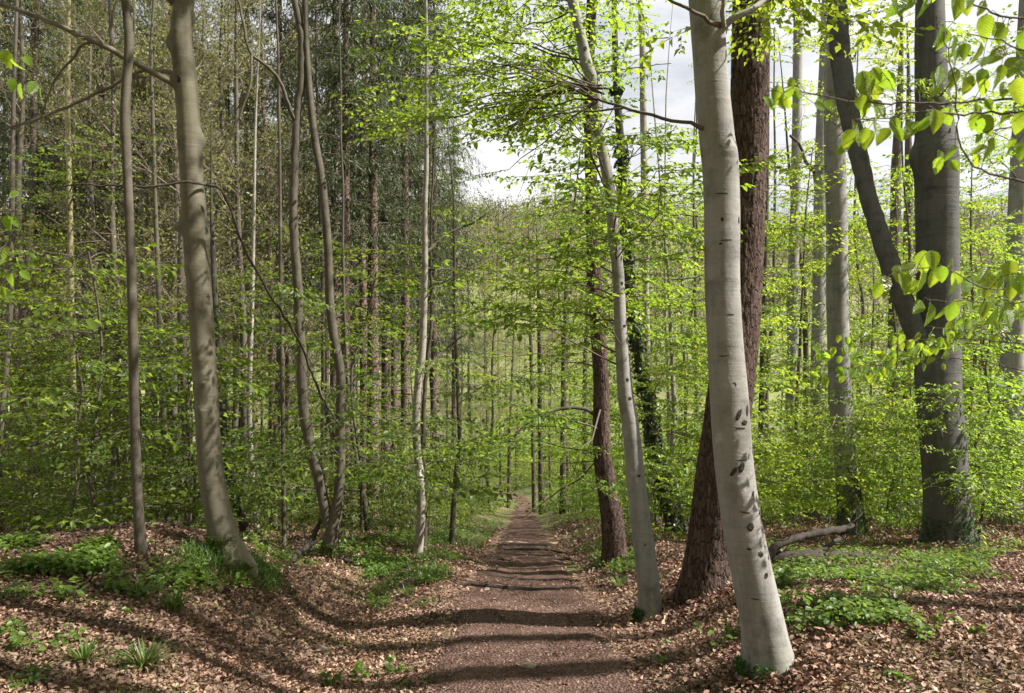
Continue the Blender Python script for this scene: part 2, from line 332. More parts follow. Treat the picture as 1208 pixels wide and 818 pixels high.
def path_build(N, L):
    v = coords(N, L)
    n1 = N('TexNoise', i_Scale=2.2, i_Detail=9.0, i_Roughness=.7); L(v, n1.inputs['Vector'])
    c1 = ramp(N, [(.3, (.06, .035, .028)), (.5, (.11, .068, .055)), (.7, (.17, .112, .092))]); L(n1.outputs['Fac'], c1.inputs[0])
    vo = N('TexVoronoi', i_Scale=55.0, feature='F1'); L(v, vo.inputs['Vector']); bw = N('RGBToBW'); L(vo.outputs['Color'], bw.inputs[0])
    c2 = ramp(N, [(.1, (.55, .5, .48)), (.6, (1, 1, 1)), (.9, (1.7, 1.6, 1.5))]); L(bw.outputs[0], c2.inputs[0])
    c = mixc(N, L, .75, c1.outputs[0], c2.outputs[0], 'MULTIPLY')
    n2 = N('TexNoise', i_Scale=30.0, i_Detail=8.0, i_Roughness=.7); L(v, n2.inputs['Vector'])
    ad = N('Math', operation='ADD'); L(n2.outputs['Fac'], ad.inputs[0]); L(vo.outputs['Distance'], ad.inputs[1])
    bp = N('Bump', i_Strength=.8, i_Distance=.03); L(ad.outputs[0], bp.inputs['Height'])
    p = N('BsdfPrincipled', i_Roughness=.92); p.inputs['Specular IOR Level'].default_value = .12
    L(c, p.inputs['Base Color']); L(bp.outputs[0], p.inputs['Normal']); return p.outputs[0]
M['path'] = mat('trodden_soil', path_build)

# ------------------------------------------------------------------ ground and path
def grow(a0, a1, step, out, g=1.09):
    xs = list(np.arange(a0, a1 + 1e-6, step)); s = step; x = xs[-1]
    while x < out: s *= g; x += s; xs.append(x)
    return np.array(xs)
gx = grow(0, 5, .09, 480); gx = np.concatenate([-gx[:0:-1], gx]); gy = grow(-4, 13, .09, 700, 1.05)
gy = np.concatenate([np.arange(-28, -4, 1.5), gy])
X, Y = np.meshgrid(gx, gy); Z = H(X, Y)
i = np.arange(len(gy) - 1)[:, None] * len(gx); j = np.arange(len(gx) - 1)[None]
GF = np.stack([i + j, i + j + 1, i + len(gx) + j + 1, i + len(gx) + j], -1).reshape(-1, 4)
tag(link('ground', make_mesh('ground', [(np.stack([X, Y, Z], -1), GF, 0)], [M['ground']])), 'leaf covered forest floor falling to the valley and far slope', kind='structure')
py_ = np.concatenate([np.arange(-3, 14, .07), np.geomspace(14, 66, 150)]); pt = np.linspace(-1, 1, 27)
hw = (.74 + .07 * np.sin(py_ * 1.1) + .05 * np.sin(py_ * 2.7 + 1) + .16 * np.exp(-((py_ - 4.2) / 2.2) ** 2))
PX = xc(py_)[:, None] + hw[:, None] * pt[None] + .05 * np.sin(py_ * 3.1)[:, None] * (np.abs(pt) > .6)[None]
PY = py_[:, None] * np.ones_like(PX)
PZ = H(PX, PY) + .03 - .075 * np.clip(np.abs(pt) - .62, 0, 1)[None] / .38 * 1.0
PZ += .008 * np.sin(PX * 17 + PY * 9) * np.sin(PY * 13 - PX * 5)
i = np.arange(len(py_) - 1)[:, None] * len(pt); j = np.arange(len(pt) - 1)[None]
PF = np.stack([i + j, i + j + 1, i + len(pt) + j + 1, i + len(pt) + j], -1).reshape(-1, 4)
tag(link('path', make_mesh('path', [(np.stack([PX, PY, PZ], -1), PF, 0)], [M['path']])), 'reddish brown trodden footpath running downhill', kind='structure')

# ------------------------------------------------------------------ leaves and sprays
def leaf_batch(pos, dirs, nrm, size, width=.62, hexa=False, fold=.18, curl=.0):
    """flat-ish folded leaves; returns verts, tris"""
    n = len(pos); dirs = dirs / (np.linalg.norm(dirs, axis=1)[:, None] + 1e-9)
    nrm = nrm - dirs * (nrm * dirs).sum(1)[:, None]; nrm /= np.linalg.norm(nrm, axis=1)[:, None] + 1e-9
    side = np.cross(nrm, dirs); s = np.asarray(size).reshape(-1, 1)
    def pt_(a, b, c): return pos + s * (dirs * a + side * b * width + nrm * c)
    cu = np.broadcast_to(curl, (n,))[:, None]
    if hexa:
        v = np.stack([pt_(0, 0, 0), pt_(.3, .5, fold), pt_(.72, .38, fold * .8 + cu * .5), pt_(1, 0, cu), pt_(.72, -.38, fold * .8 + cu * .5), pt_(.3, -.5, fold)], 1).reshape(-1, 3)
        f = np.array([[0, 2, 1], [0, 3, 2], [0, 4, 3], [0, 5, 4]])
        return v, (np.arange(n)[:, None, None] * 6 + f[None]).reshape(-1, 3)
    v = np.stack([pt_(0, 0, 0), pt_(.45, .5, fold), pt_(1, 0, cu), pt_(.45, -.5, fold)], 1).reshape(-1, 3)
    f = np.array([[0, 2, 1], [0, 3, 2]])
    return v, (np.arange(n)[:, None, None] * 4 + f[None]).reshape(-1, 3)
def make_spray(L=1.0, nside=8, gap=.045, leaf=.062, hexa=False, droop=.25, thin=1.0, fine=True):
    """a flat beech spray lying along +X: (leaf verts, tris, twig verts, quads)"""
    pos = []; dr = []; a = []; b = []; ra = []; rb = []
    def axis(p0, d0, ln, r0):
        k = max(2, int(ln / (.2 if fine else .4))); p = p0.copy(); d = d0.copy(); sgn = 1 if rng.random() < .5 else -1; acc = U(0, gap)
        for q in range(k):
            st = ln / k; d = d + rng.normal(0, .10, 3) * [1, 1, .6]; d[2] -= .02; d /= np.linalg.norm(d); p2 = p + d * st
            a.append(p); b.append(p2); ra.append(r0 * (1 - q / k * .7)); rb.append(r0 * (1 - (q + 1) / k * .7))
            while acc < st:
                if rng.random() < thin:
                    yaw = sgn * U(.5, 1.2); c, s_ = math.cos(yaw), math.sin(yaw)
                    pos.append(p + d * acc); dr.append([d[0] * c - d[1] * s_, d[0] * s_ + d[1] * c, d[2] - abs(rng.normal(droop, .3))])
                sgn = -sgn; acc += gap * U(.7, 1.35)
            acc -= st; p = p2
        pos.append(p); dr.append(d)
    axis(np.zeros(3), np.array([1., 0, .05]), L, .005)
    for q in range(nside):
        t = (q + U(.4, 1.0)) / (nside + .3); sg = 1 if q % 2 else -1; an = sg * U(.55, 1.0)
        axis(np.array([t * L, 0, U(-.02, .02)]), np.array([math.cos(an), math.sin(an), U(-.1, .12)]), L * U(.3, .55) * (1.1 - .6 * t), .0032)
    pos = np.array(pos); dr = np.array(dr); n = len(pos)
    nr = np.array([0, 0, 1.]) + rng.normal(0, .42, (n, 3)); sz = leaf * rng.uniform(.5, 1.25, n) * (1 + .25 * (rng.random(n) < .15))
    lv, lf = leaf_batch(pos, dr, nr, sz, hexa=hexa, fold=.14, curl=rng.normal(-.12, .12, n))
    tv, tf = prisms(np.array(a), np.array(b), np.array(ra), np.array(rb)) if hexa else slivers(np.array(a), np.array(b) * 1.02, np.array(ra) * 1.3)
    return lv, lf, tv, tf
SPR = {'A': [make_spray(1.0, 8, .045, .062, True) for _ in range(7)],
       'B': [make_spray(1.0, 8, .05, .066, False) for _ in range(7)],
       'C': [make_spray(1.1, 6, .10, .105, False, fine=False) for _ in range(7)],
       'S': [make_spray(1.0, 7, .06, .055, False, thin=.8) for _ in range(6)]}
def place_sprays(lod, pos, yaw, pitch, roll, scale):
    """many sprays as two arrays (leaves, twigs)"""
    T = SPR[lod]; n = len(pos)
    if n == 0: return []
    pos = np.asarray(pos); cy_, sy_ = np.cos(yaw), np.sin(yaw); cp, sp = np.cos(pitch), np.sin(pitch); cr, sr = np.cos(roll), np.sin(roll)
    z = np.zeros(n); o = np.ones(n)
    Rz = np.stack([np.stack([cy_, -sy_, z], -1), np.stack([sy_, cy_, z], -1), np.stack([z, z, o], -1)], 1)
    Ry = np.stack([np.stack([cp, z, -sp], -1), np.stack([z, o, z], -1), np.stack([sp, z, cp], -1)], 1)
    Rx = np.stack([np.stack([o, z, z], -1), np.stack([z, cr, -sr], -1), np.stack([z, sr, cr], -1)], 1)
    R = Rz @ Ry @ Rx * np.asarray(scale)[:, None, None]
    idx = rng.integers(0, len(T), n); out = []
    for k, (lv, lf, tv, tf) in enumerate(T):
        w = np.where(idx == k)[0]
        if len(w) == 0: continue
        for v, f, m in ((lv, lf, 0), (tv, tf, 1)):
            vv = np.einsum('nij,vj->nvi', R[w], v) + pos[w][:, None]
            ff = (np.arange(len(w))[:, None, None] * len(v) + f[None])
            out.append((vv.reshape(-1, 3), ff.reshape(-1, f.shape[1]), m))
    return out
def limb_curve(a, b, sag=.12, n=7):
    a = np.asarray(a, float); b = np.asarray(b, float); L = np.linalg.norm(b - a); t = np.linspace(0, 1, n)[:, None]
    m = (a + b) / 2 + np.array([0, 0, sag * L]) + rng.normal(0, .05 * L, 3)
    p = (1 - t) ** 2 * a + 2 * t * (1 - t) * m + t ** 2 * b
    p[1:-1] += rng.normal(0, .014 * L, (n - 2, 3)); return p
# windows through the foliage (photo pixels): the sky gap, the meadow and the gaps on the right
WIN = [(538, 598, 105, 235, .6), (550, 610, 255, 345, .45), (998, 1046, 175, 320, .9), (985, 1050, 320, 400, .75), (775, 822, 30, 125, .8), (905, 935, 20, 85, .6), (240, 345, -40, 60, .5), (588, 668, 530, 660, .97), (560, 700, 600, 700, .9)]
def keep(pos, margin=0):
    u, v = proj(pos); k = np.ones(len(pos), bool)
    for a, b, c, d, p in WIN:
        k &= ~((u > a) & (u < b) & (v > c) & (v < d) & (rng.random(len(pos)) < p))
    return k
def foliage(limbs, lod, dens=2.6, start=.3, scale=(.55, 1.0), window=True, tilt=.11, rad=.012, twigs=True):
    """limbs: list of polylines -> mesh parts (slot 0 leaves, slot 1 wood)"""
    pos = []; yaw = []; pit = []; parts = []
    for c in limbs:
        seg = np.linalg.norm(np.diff(c, axis=0), axis=1); L = seg.sum(); cum = np.concatenate([[0], np.cumsum(seg)])
        if twigs:
            v, f = tube(c, np.linspace(rad * max(.5, min(L, 3.) / 2), .003, len(c)), 4); parts.append((v, f, 1))
        n = max(2, int(1.55 * dens * L * (1 - start) + U(0, 1)))
        s = np.linspace(start, 1, n) * L + rng.normal(0, .04 * L, n); s = np.clip(s, 0, L)
        pp = np.stack([np.interp(s, cum, c[:, k]) for k in range(3)], -1)
        d = c[-1] - c[0]; base = math.atan2(d[1], d[0]); sg = np.where(np.arange(n) % 2, 1, -1)
        pos.append(pp); yaw.append(base + sg * rng.uniform(.25, 1.15, n)); pit.append(rng.normal(-.06, tilt, n) + rng.normal(0, .1))
    if not pos: return parts
    pos = np.concatenate(pos); yaw = np.concatenate(yaw); pit = np.concatenate(pit)
    if window:
        tip = pos + .5 * np.stack([np.cos(yaw), np.sin(yaw), np.zeros(len(yaw))], -1)
        k = keep(tip) & keep(pos); pos, yaw, pit = pos[k], yaw[k], pit[k]
    n = len(pos)
    parts += place_sprays(lod, pos, yaw, pit, rng.normal(0, .2, n), rng.uniform(*scale, n))
    return parts

# ------------------------------------------------------------------ trunks
def trunk(pts_px, d, top_h=14.0, sides=20, ds=.08, flare=.35, fl_h=.22, roots=5, lump=.05, bulge=(), plates=None, dd=0.0, wf=.94):
    """pts_px: [(u, v, width px)] from top to base at depth d -> centre line, radii, verts, faces.
    bulge: (v px, angle deg [0 right, -90 to the viewer], amount in radii, height m, angular width rad)"""
    P_ = [np.append(px(u, v, d), w * wf * d / F / 2) for u, v, w in pts_px][::-1]        # base first
    b = P_[0]; g = Hs(b[0], b[1])
    if b[2] > g + .05:                                    # hidden base: carry on down to the ground
        dirv = (P_[0] - P_[1])[:3]; dirv = dirv / max(abs(dirv[2]), 1e-6) * 1.0
        nb = b.copy(); nb[:3] = b[:3] + dirv * .5 * (b[2] - g); nb[2] = Hs(nb[0], nb[1]); P_ = [nb] + P_
    b = P_[0].copy(); b[2] = Hs(b[0], b[1]) - .12; b[3] *= 1.02
    P_[0][2] = max(P_[0][2], b[2] + .1); P_ = [b] + P_
    P_ = np.array(P_); P_[:, 1] += dd * (P_[:, 2] - P_[0, 2])
    nvis = smooth_path(P_, ds)
    top = P_[-1].copy(); dv = (P_[-1] - P_[-2])[:3]; dv /= np.linalg.norm(dv); ext = []; z0 = P_[0, 2]; cur = top.copy(); rem = z0 + top_h - top[2]
    if rem > .5:
        k = max(3, int(rem / 1.0))
        for q in range(k):
            dv = dv * .88 + np.array([0, 0, 1.]) * .12 + rng.normal(0, .025, 3) * [1, 1, 0]; dv /= np.linalg.norm(dv)
            cur = cur.copy(); cur[:3] = cur[:3] + dv * rem / k; cur[3] = top[3] * (1 - .85 * (q + 1) / k); ext.append(cur)
        ctr = np.vstack([nvis, np.array(ext)])
    else: ctr = nvis
    c = ctr[:, :3]; r = np.maximum(ctr[:, 3], .004); hgt = c[:, 2] - (P_[0, 2] + .12)
    ph = rng.uniform(0, 6.28, 12)
    def disp(c_, rr, th):
        h = hgt[:, None]; t = th[None]
        m = 1 + lump * (np.sin(2 * t + 1.1 * h + ph[0]) * .5 + np.sin(3 * t - 1.7 * h + ph[1]) * .35 + np.sin(t + 2.3 * h + ph[2]) * .6 * np.sin(.9 * h + ph[3]) + .12 * np.sin(3.3 * h + ph[4] + 2 * np.sin(t + ph[5])))
        m = m + lump * .10 * np.sin(6.1 * h + 2 * np.sin(t + ph[6]) + ph[7]) * np.sin(2 * t + 3 * h + ph[8])
        e = np.exp(-np.clip(h + .02, 0, 99) / fl_h)
        m = m + flare * e * (.55 + .45 * np.cos(roots * t + ph[9] + .5 * np.sin(t + ph[10]))) 
        for (bv, ang, amp, sh, sa) in bulge:
            hz = EYE - (bv - 409) * d / F - (P_[0, 2] + .12); da = (t - math.radians(ang) + np.pi) % (2 * np.pi) - np.pi
            m = m + amp * np.exp(-.5 * ((h - hz) / sh) ** 2 - .5 * (da / sa) ** 2)
        out = rr * m
        if plates is not None: out = out + plates(h, t, rr)
        return out
    v, f = tube(c, r, sides, disp, fixed=True)
    return c, r, v, f
def at_height(c, r, z):
    k = int(np.argmin(np.abs(c[:, 2] - z))); return c[k], r[k]
def tree(name, label, pts, matk, d=None, cat='tree', group=None, leaf='leaf', **kw):
    """an Empty at the foot with a trunk; returns record used by the branch and crown builders"""
    if d is None: d = hit(pts[-1][0], pts[-1][1])
    c, r, v, f = trunk(pts, d, **kw)
    base = np.array([c[1][0], c[1][1], Hs(c[1][0], c[1][1])])
    root = thing(name, label, cat, tuple(base), group)
    link('trunk', make_mesh('trunk', [(v - base, f, 0)], [M[matk]]), root)
    return dict(root=root, base=base, c=c, r=r, d=d, mat=matk)
def branch(t, pts, sides=8, m=None, name='branch', sub=()):
    """pts: [(u, v, width px, depth offset)] a limb of its own"""
    d = t['d']; p = np.array([np.append(px(q[0], q[1], d + (q[3] if len(q) > 3 else 0)), q[2] * d / F / 2) for q in pts])
    c = smooth_path(p, .08); n = len(c); c[1:-1, :3] += rng.normal(0, .004, (n - 2, 3))
    parts = [(*tube(c[:, :3], np.maximum(c[:, 3], .002), sides), 0)]
    # side twigs
    a = []; b = []
    for k in range(max(2, int(n / 4))):
        q = int(U(.25, .98) * (n - 1)); dr = c[min(q + 1, n - 1), :3] - c[q - 1, :3]; dr /= np.linalg.norm(dr) + 1e-9
        dr = dr + rng.normal(0, .6, 3); dr /= np.linalg.norm(dr); L = U(.12, .5); p0 = c[q, :3]; p1 = p0 + dr * L * .5; p2 = p1 + (dr + rng.normal(0, .25, 3)) * L * .5
        a += [p0, p1]; b += [p1, p2]
    tv, tf = prisms(np.array(a), np.array(b), .004 * d / 8, .002 * d / 8); parts.append((tv, tf, 0))
    parts = [(v - t['base'], f, mm) for v, f, mm in parts]
    o = link(name, make_mesh(name, parts, [M[m or t['mat']]]), t['root']); return c
def crown(t, parts, leaf='leaf', name='crown', twig='twig'):
    if not parts: return
    parts = [(v - t['base'], f, m) for v, f, m in parts]
    link(name, make_mesh(name, parts, [M[leaf], M[twig]], smooth=False), t['root'])
def limbs_box(t, boxes, rise=.15):
    """boxes: (u0,u1,v0,v1,n,depth spread) - limbs grow from the trunk to points spread through these regions"""
    out = []
    for u0, u1, v0, v1, n, dsd in boxes:
        for q in range(max(3, int(n * .68 + .5))):
            e = px(U(u0, u1), U(v0, v1), t['d'] + rng.uniform(-dsd, dsd))
            if e[2] < Hs(e[0], e[1]) + .3: e[2] = Hs(e[0], e[1]) + U(.3, .9)
            hd = math.hypot(e[0] - t['base'][0], e[1] - t['base'][1]); s, _ = at_height(t['c'], t['r'], e[2] - hd * U(-.1, .45))
            if s[2] < t['base'][2] + .8: s, _ = at_height(t['c'], t['r'], t['base'][2] + U(.8, 2))
            out.append(limb_curve(s, e, U(.0, .14)))
    return out
def top_limbs(t, n, z0, z1, L=(1.5, 3.5), az=None):
    """limbs of the high crown, above the picture"""
    out = []
    for q in range(n):
        z = t['base'][2] + U(z0, z1); s, _ = at_height(t['c'], t['r'], z); a = U(0, 6.28) if az is None else rng.normal(*az); l = U(*L)
        out.append(limb_curve(s, s + np.array([math.cos(a) * l, math.sin(a) * l, l * U(.1, .6)]), .1))
    return out
def scar(t, u, v, w, h, ang=0):
    """an eye-shaped branch scar on the viewer's side of a trunk"""
    d = t['d']; z = EYE - (v - 409) * d / F; c, r = at_height(t['c'], t['r'], z)
    x = (u - 604) * d / F; off = np.clip((x - c[0]) / r, -.93, .93); th = -math.acos(off)
    n = np.array([math.cos(th), math.sin(th), 0]); s = np.array([-math.sin(th), math.cos(th), 0]); upv = np.array([0, 0, 1.])
    ca, sa = math.cos(math.radians(ang)), math.sin(math.radians(ang)); e1 = s * ca + upv * sa; e2 = -s * sa + upv * ca
    W, Hh = w * d / F / 2, h * d / F / 2; rings = [(1.0, -.25), (.85, .10), (.6, .22), (.3, .05)]; vv = []
    k = 12
    for q, o in rings:
        for m in range(k):
            a = 2 * math.pi * m / k; lens = abs(math.sin(a)) ** .8 * math.copysign(1, math.sin(a))
            jit = 1 + rng.normal(0, .08)
            p = np.array([c[0], c[1], z]) + n * r * 1.0 + e1 * W * q * math.cos(a) * jit + e2 * Hh * q * lens * jit
            rad = p[:2] - c[:2]; rad = rad / (np.linalg.norm(rad) + 1e-9) * (r * 1.012 + o * min(W, Hh) * .45); p[:2] = c[:2] + rad
            vv.append(p)
    vv.append(np.mean(vv[-k:], axis=0)); f = []
    for q in range(len(rings) - 1):
        for m in range(k): f.append([q * k + m, q * k + (m + 1) % k, (q + 1) * k + (m + 1) % k, (q + 1) * k + m])
    tri = [[(len(rings) - 1) * k + m, (len(rings) - 1) * k + (m + 1) % k, len(rings) * k] for m in range(k)]
    V = np.array(vv) - t['base']
    link('bark_scar', make_mesh('bark_scar', [(V, np.array(f), 0), (V, np.array(tri), 0)], [M['scar']]), t['root'])
def plates_fn(seed, cols, rowh, depth):
    """raised bark plates with cracks between (real relief)"""
    r = np.random.default_rng(seed); jit = r.uniform(-.35, .35, (cols, 4096, 2)); hh = r.uniform(.3, 1, (cols, 4096))
    def fn(h, t, rr):
        h = np.broadcast_to(h, rr.shape); t = np.broadcast_to(t, rr.shape); uu = (t % (2 * np.pi)) / (2 * np.pi) * cols; ww = h / rowh + 50
        best = np.full(rr.shape, 9.); sec = np.full(rr.shape, 9.); bh = np.zeros(rr.shape); iu = np.floor(uu).astype(int); iw = np.floor(ww).astype(int)
        for du in (-1, 0, 1):
            for dw in (-1, 0, 1):
                cu = (iu + du) % cols; cw = np.clip(iw + dw, 0, 4095); j = jit[cu, cw]
                dist = np.hypot(iu + du + .5 + j[..., 0] - uu, iw + dw + .5 + j[..., 1] + .25 * (cu % 2) - ww)
                closer = dist < best; sec = np.where(closer, best, np.minimum(sec, dist)); bh = np.where(closer, hh[cu, cw], bh); best = np.where(closer, dist, best)
        edge = np.clip((sec - best) / .22, 0, 1); return depth * (edge ** .7) * (.55 + .6 * bh) - depth * .5
    return fn

# --- the trees that stand out
T = {}
T['L1'] = tree('beech_tree', 'stout olive grey beech with knotty trunk and flared mossy foot on the mound', [(217, 0, 27), (214, 50, 29), (220, 100, 29), (226, 200, 30), (231, 280, 32), (239, 400, 31), (242, 450, 31), (248, 550, 32), (256, 600, 34), (268, 650, 40), (272, 670, 46)],
               'beech_brown', sides=48, ds=.03, flare=.5, fl_h=.16, roots=4, lump=.025,
               wf=.88, bulge=[(50, 185, .42, .04, .35), (97, 200, .34, .045, .4), (165, -5, .42, .045, .3), (160, 190, .10, .08, .5), (268, 186, .75, .022, .2), (262, 190, .25, .05, .4), (280, -10, .26, .06, .5), (318, -130, .14, .03, .3), (450, -72, .42, .032, .32), (462, -80, .2, .06, .5), (482, -105, .20, .03, .3), (436, -110, -.14, .03, .3), (655, -30, .25, .12, .4)])
t = T['L1']
branch(t, [(212, 104, 11, 0), (200, 97, 8, -.05), (170, 80, 7, -.15), (130, 58, 6.5, -.25), (90, 40, 6, -.3), (40, 18, 5.5, -.2), (-10, 2, 5, 0), (-70, -15, 4, .2)], 10)
branch(t, [(210, 88, 6, 0), (188, 84, 4.5, .1), (165, 85, 4, .15), (120, 108, 4, .2), (60, 135, 3.5, .1), (0, 155, 3, 0), (-50, 170, 2, 0)])
branch(t, [(246, 219, 3.4, -.02), (222, 215, 3, -.2), (200, 217, 2.8, -.25), (172, 221, 2.6, -.3), (150, 218, 2.4, -.3), (120, 220, 2.2, -.3), (100, 217, 2, -.2), (60, 222, 1.4, -.1)], m='thin_dark')
branch(t, [(244, 218, 3, -.12), (262, 225, 2.8, -.2), (272, 248, 2.8, -.1), (287, 290, 2.8, 0), (312, 338, 3, .2), (332, 368, 3, .5), (352, 402, 3, .8), (370, 446, 2.8, 1.2), (385, 478, 2.6, 1.6), (402, 505, 2, 1.8)], m='thin_dark')
branch(t, [(120, 52, 4, -.26), (98, 52, 3.5, -.2), (84, 72, 3, -.15), (66, 92, 2.6, -.1), (48, 140, 2, 0)])
branch(t, [(205, 4, 9, 0), (195, -8, 8, -.1), (178, -40, 6, -.3), (150, -90, 4, -.5)])
branch(t, [(128, 40, 3.5, -.3), (136, 8, 3, -.3), (150, -20, 2, -.3)])
for q in ((204, 160, 9, 8, 0), (226, 52, 7, 6, 10)): pass
scar(t, 232, 456, 12, 9, 20); scar(t, 228, 478, 7, 11, 0); scar(t, 214, 97, 12, 10, -10); scar(t, 246, 250, 4, 16, 25)
crown(t, foliage(top_limbs(t, 46, 6, 14, (1.5, 4.5), (3.3, 1.3)), 'C', 1.8, .25, (.9, 1.5)), 'leaf_soft')  # heavy crown above the view, added to block sky light

T['L2'] = tree('young_tree', 'slim dark wavy trunk in front of the left woods, beside the stout beech', [(148, 0, 10), (152, 50, 11), (149, 100, 11), (148, 140, 12), (150, 200, 11), (154, 290, 11), (157, 400, 12), (159, 500, 12), (163, 600, 13), (167, 657, 15)], 'thin', sides=16, ds=.06, flare=.25, fl_h=.1, lump=.03, top_h=11, bulge=[(140, 150, .2, .08, .8), (50, 0, .2, .06, .8)])
t = T['L2']; crown(t, foliage(top_limbs(t, 24, 5.5, 11, (1, 3), (3.3, 1.3)), 'C', 1.8, .25, (.9, 1.4)), 'leaf_soft')  # dense unseen crown, put in to cut the sky fill
T['L12'] = tree('beech_tree', 'twin stemmed wavy tree forking low above the ground left of the path', [(360, 0, 8), (361, 46, 8), (365, 107, 9), (372, 168, 9.5), (380, 214, 10), (387, 291, 10.5), (389, 352, 11), (394, 398, 12), (402, 444, 12), (401, 511, 13), (401, 566, 13), (397, 603, 15), (390, 640, 18), (389, 660, 22)],
                'thin', sides=20, ds=.07, flare=.45, fl_h=.2, roots=4, lump=.035, top_h=13)
t = T['L12']
branch(t, [(388, 622, 13), (383, 597, 13), (374, 557, 13), (363, 511, 12.5), (357, 468, 12.5), (356, 413, 12), (353, 383, 11.5), (350, 322, 11), (346, 260, 10.5), (348, 183, 10), (351, 128, 9.5), (356, 92, 9.5), (355, 40, 9), (348, 0, 8.5), (342, -60, 7), (336, -160, 5)], 16, name='stem')
branch(t, [(348, 143, 5), (342, 130, 4.5, -.1), (330, 95, 4, -.2), (312, 76, 3.5, -.3), (297, 65, 3.5, -.4), (291, 50, 3.2, -.4), (286, 20, 3, -.4), (278, -10, 2.5, -.4)])
branch(t, [(297, 65, 3, -.4), (296, 90, 3, -.5), (291, 115, 2.8, -.5), (275, 152, 2.4, -.5), (256, 186, 2, -.5)])
branch(t, [(395, 525, 6), (386, 490, 5, .1), (377, 462, 4, .3), (370, 445, 3, .5)])
for key, pts, d, mk, lab in [
    ('L3', [(81, 0, 5), (80, 130, 6), (83, 280, 7), (85, 420, 7.5), (87, 500, 8), (89, 590, 8.5), (90, 622, 9)], 15, 'olive', 'pale yellowish straight slender trunk in the left woods'),
    ('L4', [(44, 0, 6), (41, 100, 7), (37, 230, 8), (33, 330, 9), (32, 480, 10), (30, 600, 11)], 18, 'thin_dark', 'dark straight trunk near the left edge with leaning lower stem beside it'),
    ('L5', [(20, 0, 4), (16, 120, 5), (14, 240, 6), (12, 370, 6.5), (4, 470, 7), (-8, 600, 8)], 14, 'thin', 'slim trunk bending outward along the left edge'),
    ('L7', [(178, 60, 4), (181, 170, 5), (184, 260, 5), (187, 340, 6), (190, 430, 6.5), (194, 520, 7), (197, 590, 7), (197, 630, 8)], 14, 'thin', 'slender bent grey trunk between the slim dark trunk and the stout beech'),
    ('L7b', [(212, 440, 5), (211, 520, 5.5), (210, 620, 6)], 17, 'thin_dark', 'dark thin trunk just left of the stout beech foot'),
    ('L8', [(249, 235, 3.5), (251, 290, 6), (254, 360, 8), (259, 450, 9), (266, 520, 10), (274, 575, 11), (286, 612, 12)], 13, 'ivy_bark', 'dark mossy leaning trunk right behind the stout beech'),
    ('L9', [(300, 220, 4), (298, 340, 5), (296, 400, 6), (294, 480, 6.5), (297, 560, 7), (302, 615, 7.5)], 15, 'pale', 'pale thin crooked trunk behind the stout beech'),
    ('L11', [(328, 60, 3), (330, 190, 4), (331, 330, 4.6), (333, 450, 5), (335, 642, 5.5)], None, 'thin', 'very thin straight stem left of the forked tree'),
    ('L15', [(536, 300, 3), (537, 380, 4), (539, 430, 4.5), (541, 491, 5), (542, 522, 5.5), (538, 558, 6), (535, 598, 6.5), (533, 645, 7.5)], None, 'thin_dark', 'thin dark crooked stem on the grassy left verge of the path')]:
    T[key] = tree('young_tree', lab, pts, mk, d=d, sides=12, ds=.12, flare=.25, fl_h=.12, lump=.04, top_h={'L15': 8, 'L8': 7.2}.get(key, 11))
T['L14'] = tree('young_beech', 'pale slim twin stems with a white painted waymark left of the path', [(503, 150, 5), (503, 200, 6), (501, 246, 7), (501, 322, 8), (498, 414, 9), (494, 440, 9), (491, 491, 9.5), (492, 531, 9.5), (496, 564, 10), (497, 613, 10.5), (493, 656, 12)], 'pale', sides=18, ds=.07, flare=.25, fl_h=.1, lump=.06, top_h=10)
t = T['L14']
branch(t, [(500, 652, 7, .1), (501, 613, 6, .1), (499, 552, 6, .1), (500, 476, 5.5, .1), (504, 430, 5, .1), (509, 370, 4, .1), (508, 280, 3, .1), (512, 180, 2, .1)], 10, m='thin_dark', name='stem')
branch(t, [(500, 440, 4), (520, 418, 3, .3), (548, 395, 2.2, .6), (575, 380, 1.6, .9)], m='thin_dark')
branch(t, [(501, 300, 4), (530, 275, 3, .3), (560, 262, 2.0, .5), (590, 240, 1.2, .8)], m='thin_dark')
# white waymark painted on the bark
c_, r_ = at_height(t['c'], t['r'], EYE - (560 - 409) * t['d'] / F)
z_ = np.linspace(EYE - (566 - 409) * t['d'] / F, EYE - (554.5 - 409) * t['d'] / F, 7); ths = np.linspace(math.radians(-128), math.radians(-52), 7); vv = []
for zq in z_:
    cq, rq = at_height(t['c'], t['r'], zq)
    for a in ths: vv.append([cq[0] + (rq * 1.09) * math.cos(a), cq[1] + (rq * 1.09) * math.sin(a), zq + .004 * math.sin(9 * a)])
ff = [[q * 7 + m, q * 7 + m + 1, q * 7 + m + 8, q * 7 + m + 7] for q in range(6) for m in range(6)]
wm = link('waymark', make_mesh('waymark', [(np.array(vv) - t['base'], np.array(ff), 0)], [M['paint']]), t['root']); wm['label'] = 'white painted waymark rectangle'

